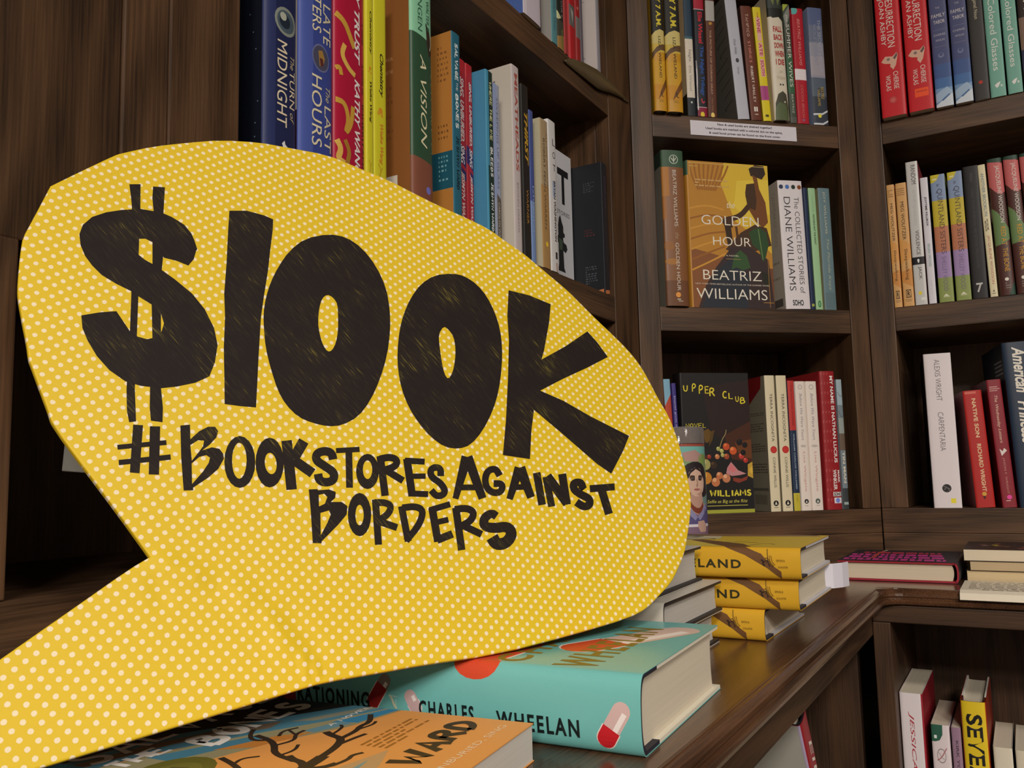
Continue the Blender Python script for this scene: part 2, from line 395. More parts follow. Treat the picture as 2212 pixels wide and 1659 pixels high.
# base cabinets under the counter
DK = wood('Z', '26180e', '553a25', 0.5, '_base'); DKX = wood('X', '26180e', '553a25', 0.5, '_base'); DKY = wood('Y', '26180e', '553a25', 0.5, '_base')
cl = thing('base_cabinet', 'dark oak open base cabinet under the left counter, with a leaning red book', 'base cabinet', Matrix.Translation((-0.3, 0.4, 0)))
zc = EYE + Z0 - 0.0205
def bx(root, name, boxes, m): part(name, root, boxes, m)
o_ = lambda x0, x1, y0, y1, z0, z1: (x0 + 0.3, x1 + 0.3, y0 - 0.4, y1 - 0.4, z0, z1)
bx(cl, 'apron', [o_(-0.20, -0.178, -0.6, 1.1945, EYE - 0.206, zc)], DKY)
bx(cl, 'stile', [o_(-0.20, -0.178, 0.18, 0.24, 0.08, EYE - 0.2064)], DK)
bx(cl, 'shelf', [o_(-0.46, -0.182, -0.6, 1.1940, EYE - 0.53, EYE - 0.505)], DKY)
bx(cl, 'kick_board', [o_(-0.22, -0.20, -0.6, 1.18, 0.001, 0.0798)], DKY)
bx(cl, 'back_panel', [o_(-0.475, -0.4605, -0.6, 1.41, 0.001, zc)], DK)
bx(cl, 'side_panel', [o_(-0.46, -0.202, 1.1950, 1.213, 0.08, zc)], DK)
cr = thing('base_cabinet', 'dark oak open base cabinet under the right counter, holding a row of upright books', 'base cabinet', Matrix.Translation((0.2, 1.3, 0)))
o_ = lambda x0, x1, y0, y1, z0, z1: (x0 - 0.2, x1 - 0.2, y0 - 1.3, y1 - 1.3, z0, z1)
bx(cr, 'apron', [o_(-0.1775, 1.0, 1.1725, 1.194, EYE - 0.189, zc)], DKX)
bx(cr, 'stile', [o_(-0.1775, -0.157, 1.1725, 1.194, 0.08, EYE - 0.1894)], DK)
bx(cr, 'stile', [o_(0.6, 0.64, 1.1725, 1.194, 0.08, EYE - 0.1894)], DK)
bx(cr, 'side_panel', [o_(-0.176, -0.1572, 1.1945, 1.42, 0.08, zc)], DK)
bx(cr, 'shelf', [o_(-0.1568, 0.95, 1.1800, 1.42, EYE - 0.53, EYE - 0.505)], DKX)
bx(cr, 'kick_board', [o_(-0.1775, 1.0, 1.20, 1.22, 0.001, 0.0798)], DKX)
bx(cr, 'back_panel', [o_(-0.176, 1.0, 1.4205, 1.435, 0.001, zc)], DK)
SIGN_OUTLINE=[(-80.2,143.9),(-77.9,171.9),(-76.3,197.3),(-75.1,216.4),(-74,225.6),(-73.5,229.1),(-71.7,233.4),(-68.5,243.1),(-63.3,258.5),(-61.8,263.2),(-57.4,271),(-52,282.2),(-45.6,295),(-42.4,300.1),(-35,309.8),(-26.5,320.3),(-21.5,325.9),(-12.9,331.9),(0.4,341.3),(10.9,348.8),(31.2,351.2),(56.8,353.8),(60.8,353.7),(81.7,351.2),(104.3,345.7),(126.1,339.6),(150.3,328.3),(165.2,318.3),(191.5,300.5),(202.5,286.6),(220.6,265.2),(233.5,245.2),(242.8,231),(256.9,212.6),(269.6,194.5),(274.7,179.7),(281.6,163.9),(286.7,142.7),(292.7,119.5),(294.6,102.8),(296.7,85.1),(299.4,68.6),(301.4,51.8),(300.9,37.9),(297.4,24.5),(290.7,7),(286.7,-9),(276.7,-25.7),(263.2,-43.1),(252.3,-55.8),(242.9,-63.9),(230.2,-70.7),(212.5,-78.3),(202.2,-82.5),(186.1,-85.4),(173.1,-86.6),(155.5,-84.5),(142,-82.7),(126,-76.8),(85.1,-54.3),(32.1,-23.2),(-8.2,5.9),(-29.3,20),(-55.2,37.7),(-68.6,44.8),(-87.1,54.6),(-170.2,98),(-205.2,116.6),(-224.8,127),(-225.1,131),(-217,144.9),(-212.5,147.3),(-156.1,146.5),(-120.7,145.7),(-91,145.1)]
BIG=[([(57.4,278),(59.9,283.7),(61.5,288.6),(61.7,295.4),(58.6,303.1),(54.9,308.5),(45.7,315.4),(35.6,319.2),(26.8,321.4),(17.9,321.9),(10.2,319.5),(4.8,315.1),(1,308.8),(-1.2,301.8),(-1.7,295.1),(-1.1,287.9),(2,279.9),(6.2,271.9),(7.6,267),(10.4,259.7),(11,252.3),(8.6,246.6),(4.4,243.2),(-0.6,241.5),(-5.6,243),(-8.8,246.8),(-10.2,251.6),(-9.4,258),(-8.5,265.2),(-16.2,268.7),(-25.5,271.7),(-29.6,265.1),(-32,257.6),(-33.7,247.6),(-33.5,237.6),(-30.9,228.2),(-26,221.8),(-18.1,215),(-10.6,211.4),(-0.6,207.9),(8.5,206.9),(16.9,212.3),(25.4,220.2),(31,230.2),(34.4,242.8),(34.8,254.6),(32.3,266.9),(29.6,276.1),(27.7,281.3),(25.8,285.3),(24.7,290),(28.1,295.5),(31.4,298.8),(35,297.2),(37.1,293.5),(36.2,281.8),(41.3,276.8),(45.2,271.1),(50.9,273.2),(56.1,277.4)],[]),([(50.9,332.6),(56.9,330.1),(45.4,315.3),(21.4,285.7),(6.6,266.4),(-10.7,245.1),(-29.6,221.9),(-36.6,212),(-40.7,206.3),(-43.8,207.8),(-40.7,213.7),(-33.1,224.1),(-12.6,248.5),(5.2,270.6),(27.8,300.5),(41.8,318.2),(46.1,324.8)],[]),([(62.6,325.8),(68.7,322.5),(55.4,307),(37.2,283.8),(25.9,271.4),(3.4,242.6),(-18.1,215),(-24.5,205.2),(-30,198.5),(-34.3,202.5),(-30.1,208.9),(-22.8,218.1),(-3,241.7),(11.6,261.3),(27.7,281.3),(38.5,295.3),(50.4,309.3),(56.7,318.9)],[]),([(94,292),(104.5,287.2),(112.5,279.6),(116,274.6),(110.4,268.5),(99.2,258),(86.8,246),(72.3,233.1),(60.3,222.1),(41.3,202.2),(27,186.9),(18,177.4),(11.2,182.8),(4.5,188.8),(14.3,200.8),(27.1,216.8),(41.3,232.8),(51.4,245.7),(67.2,262.5),(83.1,280.2)],[]),([(143.2,249),(153.6,241.3),(158.1,229.1),(157.1,213.3),(151.1,196.6),(140.8,182.5),(129.8,171.1),(114.8,159),(98,148.9),(81.1,141.3),(66.6,137.8),(53.9,139.5),(46,143.9),(39.3,151.3),(34.8,159),(33.9,169),(35.9,178.5),(42.2,192.4),(48.5,204),(56.1,214.5),(63.1,223.1),(71.7,230.9),(82,238.2),(94.3,244.8),(108.9,250.7),(125.4,253.4)],[[(109.6,213.6),(111.7,209.9),(110.8,204.4),(103.7,196.4),(97.5,189.8),(90.2,183.9),(83.9,181),(80.7,181.8),(81.2,186.8),(84.7,193.9),(89.7,201),(97.5,208.4),(104.4,213)]]),([(208,180.3),(215.5,173.8),(219.5,163.9),(219.3,152.3),(214.8,139.3),(208,127.7),(198,116.4),(184.9,105.4),(168,93.9),(151.9,86.1),(133.8,80.5),(118.4,78.8),(108.8,82.1),(101.3,89),(98.1,99.8),(98.1,111.6),(100.3,123.7),(105.5,135.7),(113.8,147.6),(123.3,157.4),(135.7,167.7),(147.5,175.2),(161.6,181.8),(177.2,186.3),(193.2,186.3)],[[(168.2,152.9),(169.6,148.9),(168.9,142.9),(163.1,135.4),(155.5,129),(146.9,123.5),(140,121.6),(140.7,126.5),(146.4,134.6),(153.2,143.1),(159.6,150.2)]]),([(240.9,146.5),(254.4,134.2),(266.4,118.6),(251.7,108.5),(227.8,94.8),(219.5,90.9),(247.8,86.7),(278.1,84.2),(278.5,72.6),(276.8,58.7),(251.2,63.6),(223.7,69.8),(197.9,74.7),(208.9,58),(220,35.2),(237.2,4.8),(222,0.7),(197.9,-3.8),(193.6,8.4),(186.4,44.5),(181.3,67.6),(166.6,58.1),(149,44.9),(133.4,59.5),(154.9,75.1),(180.5,95.1),(207,116.8),(221.8,131.4)],[]),]
SMALL=[([(-43,205.6),(-60.6,185.1),(-57.1,182),(-39.2,202.6)],[]),([(-36.7,200.2),(-53.9,178.9),(-49.9,175.8),(-32.5,197.2)],[]),([(-57.7,198.5),(-36.4,186.9),(-34.9,189.2),(-56.3,200.8)],[]),([(-62.4,191.3),(-39.9,179),(-38.2,181.5),(-60.8,193.7)],[]),([(-23.6,191.8),(-19.1,189.4),(-24.4,182.5),(-17.5,183.6),(-11.9,183),(-8.8,180.9),(-9.1,177.9),(-12.4,175.5),(-18.3,174.2),(-23.6,173.9),(-18,172.3),(-15.3,169.3),(-15.5,165.9),(-17.1,163.4),(-23.3,160.6),(-30.8,159.8),(-40.7,160),(-41.5,158.8),(-45.5,161.6),(-34.9,176.9)],[[(-26.5,179.9),(-21.4,179.8),(-18.9,177.8),(-21.5,175.5),(-24.9,174.3),(-31.6,172.3)],[(-32.6,171.2),(-27,171.8),(-23.4,170.5),(-22.7,168.2),(-25.1,166.3),(-30.7,164.1),(-39.8,161.9)]]),([(-4.3,151.9),(-7.7,148.5),(-11.5,146),(-15.2,144.5),(-18.5,144.3),(-21.1,145.3),(-22.7,147.4),(-23.2,150.4),(-22.6,154),(-20.8,158),(-18.1,161.8),(-14.8,165.3),(-11,167.9),(-7.3,169.5),(-3.9,169.8),(-1.2,168.9),(0.5,166.8),(1.1,163.7),(0.4,159.9),(-1.5,155.8)],[[(-7.7,155.3),(-10.1,152.9),(-12.5,151),(-14.7,149.7),(-16.6,149.2),(-17.9,149.5),(-18.5,150.6),(-18.5,152.4),(-17.7,154.7),(-16.2,157.3),(-14.2,160),(-12,162.4),(-9.6,164.4),(-7.3,165.7),(-5.4,166.3),(-4,166),(-3.3,164.8),(-3.4,163),(-4.2,160.6),(-5.7,158)]]),([(8.7,142.2),(5.3,138.9),(1.6,136.4),(-2.1,135),(-5.2,134.8),(-7.7,135.7),(-9.2,137.7),(-9.6,140.6),(-8.9,144.1),(-7.1,147.9),(-4.4,151.6),(-1.1,154.9),(2.6,157.4),(6.2,159),(9.5,159.3),(12.1,158.5),(13.7,156.4),(14.1,153.5),(13.4,149.9),(11.5,146)],[[(5.2,144.6),(3.9,143),(2.4,141.7),(1,140.9),(-0.4,140.6),(-1.5,140.9),(-2.2,141.6),(-2.5,142.8),(-2.4,144.4),(-1.8,146.1),(-0.8,147.8),(0.5,149.4),(1.9,150.6),(3.4,151.5),(4.8,151.8),(5.9,151.5),(6.6,150.8),(6.9,149.6),(6.8,148),(6.2,146.3)]]),([(16.3,153),(-1.1,128.9),(4.1,125.7),(21.8,150)],[]),([(15.9,137.8),(28.5,142.6),(26.2,148.3),(13.7,143.4)],[]),([(11.5,139.1),(15,126.5),(21.1,128.2),(17.4,140.9)],[]),([(36.5,125.3),(36.7,125.6),(36.9,126),(37.3,126.6),(38,127.8),(38.4,129.3),(38.4,130.9),(37.9,132.4),(37,133.7),(35.9,134.8),(34.6,135.7),(33.1,136.4),(31.4,137),(29.5,137.2),(27.6,137),(25.8,136.2),(24.2,134.9),(23.2,133.2),(22.8,131.3),(23,129.5),(23.6,127.7),(24.1,126.2),(24.6,124.6),(25.1,123.1),(25.5,121.7),(25.6,120.8),(25.5,120.3),(25.4,120.1),(25.1,119.8),(24.8,119.6),(24.7,119.6),(24.4,119.6),(23.8,119.8),(23.2,120.1),(22.6,120.5),(22.1,121),(21.6,121.5),(21.5,121.8),(21.5,121.9),(21.5,122.1),(21.9,122.7),(22.4,123.4),(22.6,123.8),(22.8,124),(18.1,126.3),(17.9,126.1),(17.6,125.6),(17.2,125),(16.5,123.8),(16,122.1),(16.2,120.5),(16.8,119),(17.8,117.7),(18.9,116.7),(20.1,115.9),(21.5,115.3),(23.1,114.8),(25,114.7),(26.9,115.1),(28.5,116),(29.9,117.3),(30.9,119.1),(31.2,121),(31,122.9),(30.4,124.6),(29.9,126.2),(29.4,127.8),(28.9,129.3),(28.5,130.7),(28.4,131.5),(28.4,131.9),(28.5,132),(28.7,132.1),(28.8,132.2),(29.1,132.2),(29.6,132.1),(30.5,131.9),(31.2,131.5),(31.8,131.1),(32.3,130.6),(32.6,130.1),(32.8,129.7),(32.8,129.6),(32.7,129.4),(32.3,128.8),(32,128.2),(31.7,127.8),(31.6,127.6)],[]),([(38.3,128.3),(51.1,120.2),(53.3,122.8),(40.4,130.8)],[]),([(44.2,126.1),(28.4,108.7),(31.8,106.2),(47.8,123.7)],[]),([(52.4,103.9),(49.7,101.6),(46.6,99.9),(43.6,99.1),(40.8,99.2),(38.6,100.1),(37.2,101.9),(36.7,104.2),(37.1,106.9),(38.4,109.8),(40.5,112.5),(43.2,114.8),(46.3,116.5),(49.3,117.4),(52.1,117.3),(54.4,116.4),(55.9,114.7),(56.4,112.3),(56,109.5),(54.6,106.6)],[[(49.7,107.2),(48.2,105.9),(46.7,105),(45.2,104.4),(44,104.3),(43,104.6),(42.5,105.4),(42.4,106.5),(42.8,107.9),(43.6,109.3),(44.7,110.7),(46.2,112),(47.7,113),(49.2,113.6),(50.5,113.7),(51.4,113.4),(52,112.6),(52.1,111.5),(51.7,110.1),(50.8,108.6)]]),([(58,111.8),(42.6,91.5),(46.8,89),(62.4,109.4)],[]),([(54.6,100.4),(58.8,89.4),(63.5,90.7),(59.3,101.8)],[]),([(57.4,107.4),(57.8,107.2),(58.6,106.9),(59.8,106.3),(61.4,105.6),(62.5,105),(63.4,104.2),(64,103.5),(64.4,102.8),(64.5,102.5),(64.5,102.7),(64.5,102.7),(64.2,102.5),(63.5,102.4),(62.4,102.5),(60.8,102.9),(58.7,103.7),(57.1,104.3),(56,104.7),(55.4,104.9),(53.4,101),(54,100.8),(55.1,100.4),(56.7,99.8),(59,98.9),(61.3,98.3),(63.6,98.1),(65.7,98.4),(67.7,99.3),(69,100.7),(69.6,102.5),(69.3,104.2),(68.4,105.8),(67.2,107.1),(65.8,108.3),(64.1,109.3),(62.3,110.1),(61,110.7),(60.2,111),(59.8,111.2)],[]),([(71.2,100.1),(56.6,80.6),(61.2,78),(76,97.6)],[]),([(70,97.4),(80.7,88.9),(83.8,91.6),(73.1,100.1)],[]),([(65.1,88.5),(74.5,81.8),(77,84.4),(67.5,91)],[]),([(58,79.7),(67,72.4),(70,75),(60.9,82.3)],[]),([(86.3,75.4),(86.5,75.6),(87,76.1),(87.7,76.7),(88.8,77.8),(89.7,79.2),(89.9,80.9),(89.4,82.5),(88.3,83.8),(87.1,84.8),(85.6,85.5),(84,85.8),(82.2,85.9),(80.5,85.5),(79,84.6),(77.9,83.5),(77,82.1),(76.6,80.6),(76.6,78.9),(77,77.2),(77.6,75.7),(77.9,74.4),(78.1,73.1),(78,71.9),(77.9,70.8),(77.6,70.1),(77.4,69.7),(77.2,69.6),(77,69.5),(76.6,69.5),(76.3,69.5),(75.8,69.7),(75.2,70.1),(74.8,70.4),(74.6,70.8),(74.5,71.4),(74.5,72.4),(74.5,73.3),(74.5,73.9),(74.5,74.2),(69.6,74.3),(69.6,74),(69.6,73.4),(69.6,72.5),(69.6,71.1),(69.9,69.6),(70.7,68.2),(72,67),(73.4,66.1),(75,65.6),(76.6,65.3),(78.3,65.4),(79.9,66),(81.4,67),(82.3,68.4),(82.8,69.9),(83.1,71.6),(83.1,73.2),(82.9,74.9),(82.4,76.6),(81.8,78.2),(81.6,79.2),(81.6,80.1),(81.8,80.7),(82.1,81.2),(82.4,81.5),(82.6,81.6),(82.9,81.7),(83.3,81.7),(83.7,81.6),(84.1,81.4),(84.4,81.1),(84.8,80.8),(84.8,80.6),(84.8,80.6),(84.6,80.2),(83.8,79.5),(83.1,78.9),(82.7,78.4),(82.4,78.2)],[]),([(107.3,77.7),(80.4,61.7),(82.9,58.5),(112.1,71.8)],[]),([(106.3,75.7),(94.7,49.4),(100.6,47.3),(113.9,73.2)],[]),([(89.2,61.4),(99.1,54.1),(102,56.7),(92.1,64.1)],[]),([(122.8,50.5),(122.9,50.8),(123.1,51.5),(123.3,52.5),(123.6,54.1),(123.5,55.9),(122.5,57.7),(120.9,59),(118.8,60),(116.6,60.5),(114.4,60.5),(112.2,60.1),(110.2,59.4),(108.5,58.4),(106.9,57.3),(105.6,55.9),(104.4,54.4),(103.6,52.8),(103.2,51.1),(103.2,49.4),(103.6,47.6),(104.4,45.9),(105.6,44.4),(107.2,43.1),(109.1,42),(111.4,41.4),(113.7,41.4),(115.9,42),(117.8,43.2),(119,45),(118.9,47.1),(117.6,48.9),(115.9,50.2),(114.8,51),(114.1,51.5),(113.8,51.7),(110.2,48.6),(110.6,48.4),(111.3,47.8),(112.3,47.1),(113.5,46.3),(113.6,46.1),(113.6,46.3),(113.6,46.3),(112.9,45.8),(112.3,45.7),(112,45.7),(111.4,45.8),(110.5,46.4),(109.7,47),(109.2,47.7),(108.8,48.5),(108.6,49.5),(108.6,50.4),(108.8,51.4),(109.3,52.3),(110,53.3),(110.9,54.2),(111.9,54.9),(113.1,55.5),(114.3,56),(115.3,56.2),(116.1,56.2),(116.8,56),(117.6,55.6),(117.9,55.4),(118.1,55.1),(118.1,54.6),(117.8,53.6),(117.6,52.6),(117.4,51.9),(117.4,51.6)],[]),([(134.9,48.6),(112.2,37.5),(115,33.8),(139.3,42.8)],[]),([(133.1,47),(125,27.3),(131.2,25.1),(141.8,44)],[]),([(120.8,37.9),(131.4,30.9),(134.4,33.7),(123.6,40.7)],[]),([(142.7,36.6),(128.3,19),(133.9,15.9),(148.5,33.6)],[]),([(146.7,30),(133.8,13.4),(139,10.5),(152.1,27.2)],[]),([(146.8,28.9),(144.4,6.1),(152.3,4.8),(154.8,27.8)],[]),([(159.1,23.6),(144.5,7),(150.5,3.5),(165.4,20.2)],[]),([(171.4,2.9),(171.5,3.2),(171.8,3.8),(172.3,4.6),(173,6),(173.2,8),(172.4,10),(170.7,11.6),(168.5,12.9),(166.1,13.7),(163.3,13.8),(161.1,13),(159.4,11.7),(158.4,10),(158,8.2),(158.2,6.3),(158.8,4.4),(159.4,2.7),(160.2,1),(161.1,-0.7),(162,-2.1),(162.2,-2.9),(162.2,-3.2),(162.1,-3.4),(161.8,-3.6),(161.7,-3.7),(161.8,-3.7),(161.7,-3.6),(161.3,-3.4),(160.9,-3.1),(160.4,-2.6),(160,-1.7),(159.5,-0.4),(159.2,0.7),(158.9,1.5),(158.8,1.8),(152.1,1.2),(152.2,0.9),(152.4,0.1),(152.8,-1),(153.4,-2.7),(154.3,-4.5),(155.7,-6.1),(157.5,-7.4),(159.6,-8.5),(162,-9),(164.5,-8.9),(166.5,-8.1),(168.2,-6.8),(169.2,-5),(169.3,-3),(168.6,-1),(167.6,0.8),(166.8,2.3),(166.1,3.7),(165.6,5.2),(165.1,6.5),(165,7.4),(165.1,7.9),(165.4,8.3),(165.7,8.5),(165.6,8.5),(165.2,8.5),(165.4,8.5),(166,8.1),(166.1,8),(166.1,8),(166.1,7.9),(165.6,7.2),(165.2,6.4),(164.9,5.8),(164.7,5.5)],[]),([(170.8,-1.2),(190,-13.6),(194,-10.1),(174.7,2.4)],[]),([(177.7,-3.6),(167.5,-19.7),(174.4,-22.8),(184.8,-6.6)],[]),([(9.5,121.4),(13.7,118.5),(13.6,117.7),(19.2,114.2),(21.4,110.6),(18.7,108.2),(14.8,108),(20.1,104),(21.2,100),(17.3,96.6),(9.2,95.3),(-5.2,94.2),(-6,93.4),(-9.8,96.7),(2.3,111.8)],[[(12,115.5),(15.1,114.1),(15.3,111.4),(11.3,109.3),(7.4,110.2)],[(5.5,106.9),(10.6,104.9),(9.7,102.4),(4.7,100),(-3.3,97)]]),([(29.4,87.3),(26.2,84.6),(22.9,82.6),(19.6,81.5),(16.7,81.4),(14.6,82.3),(13.3,84.2),(13,86.7),(13.7,89.8),(15.4,93),(17.9,96.1),(20.9,98.9),(24.3,100.9),(27.6,102.1),(30.5,102.2),(32.8,101.4),(34.2,99.5),(34.5,96.9),(33.7,93.8),(32,90.4)],[[(25.4,89.9),(24,88.6),(22.4,87.6),(21,86.9),(19.8,86.7),(19,87),(18.6,87.7),(18.6,88.8),(19.1,90.1),(20.1,91.6),(21.3,93.1),(22.8,94.4),(24.3,95.5),(25.7,96.2),(26.9,96.4),(27.8,96.1),(28.2,95.4),(28.1,94.3),(27.6,92.9),(26.7,91.4)]]),([(36.1,93.6),(18.4,72.7),(22,70.1),(39.9,91.1)],[]),([(28.6,79.9),(34.8,70.4),(38.8,72.4),(32.6,81.9)],[]),([(34.9,89.8),(35.2,89.5),(35.9,89),(36.9,88.3),(38.1,87.3),(39.1,86.5),(39.8,85.6),(40.3,84.9),(40.6,84.4),(40.6,84.3),(40.5,84.3),(40.1,83.9),(39.1,83.5),(38,83.2),(36.6,83.1),(35.1,83.2),(33.2,83.5),(31.7,83.7),(30.7,83.9),(30.2,83.9),(29.5,80.1),(30,80),(31,79.8),(32.5,79.6),(34.6,79.2),(36.8,79.1),(38.9,79.3),(40.9,79.8),(42.7,80.6),(44.1,81.8),(45,83.3),(45.1,85.1),(44.4,86.6),(43.6,87.9),(42.5,89.1),(41.2,90.2),(39.8,91.3),(38.8,92),(38.2,92.5),(37.8,92.8)],[]),([(46.4,80.2),(34.4,62.1),(38.5,59.9),(50.6,78.1)],[]),([(46.9,76.4),(47.4,76.2),(48.3,75.6),(49.8,74.7),(51.6,73.7),(52.9,72.7),(54,71.7),(54.7,70.7),(55.1,69.9),(55.1,69.6),(54.7,69),(53.7,68.2),(51.8,67.2),(49.5,66.3),(46.8,65.6),(43.8,65),(40.3,64.6),(37.7,64.3),(35.9,64.1),(35.1,64),(35.9,60.1),(36.7,60.2),(38.5,60.4),(41.1,60.7),(44.8,61.1),(48.2,61.7),(51.3,62.5),(54.1,63.6),(56.6,64.9),(58.5,66.4),(59.7,68.3),(59.8,70.6),(58.9,72.5),(57.7,74.1),(56.2,75.5),(54.3,76.9),(52.3,78.1),(50.9,78.9),(49.9,79.5),(49.4,79.7)],[]),([(61.8,67.2),(49.4,49.9),(54,47.2),(66.5,64.6)],[]),([(60.9,64.2),(75,58.3),(76.9,61.6),(62.6,67.5)],[]),([(57.3,56.9),(66.6,52.3),(68.5,55.3),(59.1,59.9)],[]),([(51.1,47.5),(62.2,43.6),(64,47.9),(52.8,51.8)],[]),([(75.1,57.2),(58.3,36.1),(62.8,33.4),(79.7,54.5)],[]),([(70.8,43.5),(76.7,32),(81.5,33.4),(75.5,45)],[]),([(74.5,53.8),(74.9,53.5),(75.9,53),(77.3,52.2),(79,51.2),(80.3,50.2),(81.2,49.3),(81.9,48.4),(82.3,47.5),(82.4,47.1),(82.3,47),(82,46.8),(81.2,46.4),(80,46.2),(78.7,46.1),(77,46.3),(74.8,46.8),(73.1,47.2),(72,47.4),(71.4,47.5),(70.5,43.3),(71,43.2),(72.2,43),(73.9,42.6),(76.3,42),(78.8,41.7),(81.1,41.8),(83.3,42.2),(85.3,43.1),(86.9,44.5),(87.7,46.3),(87.5,48.3),(86.7,50.1),(85.5,51.7),(83.9,53.2),(82.1,54.6),(80.1,55.7),(78.7,56.5),(77.8,57.1),(77.3,57.3)],[]),([(99.7,34.4),(99.7,34.7),(99.5,35.1),(99.4,35.9),(98.9,37.3),(97.5,38.9),(95.6,40.1),(93.6,40.8),(91.2,41.2),(88.9,41.3),(86.6,40.8),(84.7,39.9),(82.9,38.5),(81.8,36.4),(81.9,34),(83,31.9),(84.5,30),(86.2,28.4),(88.2,26.8),(90.4,25.2),(92.5,24),(93.5,23.1),(93.8,22.6),(93.8,22.5),(93.6,22.2),(93.5,22.1),(93.2,21.9),(92.5,21.7),(91.3,21.6),(90.2,21.6),(89.4,21.8),(88.6,22.2),(87.7,22.7),(87.5,23),(87.5,23),(87.6,22.9),(87.8,23.7),(88.1,24.7),(88.3,25.4),(88.4,25.7),(78.9,27.8),(78.9,27.5),(78.8,26.8),(78.6,25.8),(78.3,23.9),(78.8,21.4),(80.2,19.1),(82.3,17.3),(84.7,15.9),(87.4,14.9),(90.2,14.4),(93.1,14.4),(95.9,14.9),(98.4,15.8),(100.4,17.4),(101.7,19.5),(102.1,22),(101.4,24.6),(99.6,26.9),(97.3,28.8),(94.8,30.2),(93,31.4),(91.4,32.6),(90.1,33.7),(89.2,34.6),(88.9,35),(88.9,35),(88.8,34.9),(89.2,35.2),(89.7,35.5),(90.3,35.7),(91.1,35.7),(92.2,35.6),(92.9,35.4),(93.1,35.3),(93.1,35.4),(93.3,34.9),(93.5,34.2),(93.8,33.7),(93.9,33.5)],[]),]

# ------------------------------------------------------------------ the hand-lettered paddle sign
SO = Vector((-0.29162, 0.40381, EYE - 0.1026))
E1 = Vector((0.175124, 0.824005, 0.538838)); E2 = Vector((-0.502465, -0.395855, 0.768654)); E3 = Vector((0.846676, -0.405357, 0.34471))
sm = Matrix((E1, E2, E3)).transposed().to_4x4(); sm.translation = SO
sign = thing('speech_bubble_sign', 'yellow polka dot speech bubble sign with handle and large black hand lettering', 'sign', sm)
CREASES = [(-0.0823, 0.1450, -0.0638, 0.1120, 0.011, 0.3), (-0.0581, 0.1189, -0.0584, 0.0445, 0.012, 0.26), (-0.0573, 0.0978, -0.0635, 0.0687, 0.008, -0.14), (-0.0809, 0.1408, -0.0922, 0.1157, 0.009, -0.12), (-0.0461, 0.0850, -0.0461, 0.0401, 0.01, -0.16), (-0.0527, 0.0589, -0.0616, 0.0425, 0.005, 0.16), (-0.0513, 0.0512, -0.0564, 0.0401, 0.004, 0.14)]
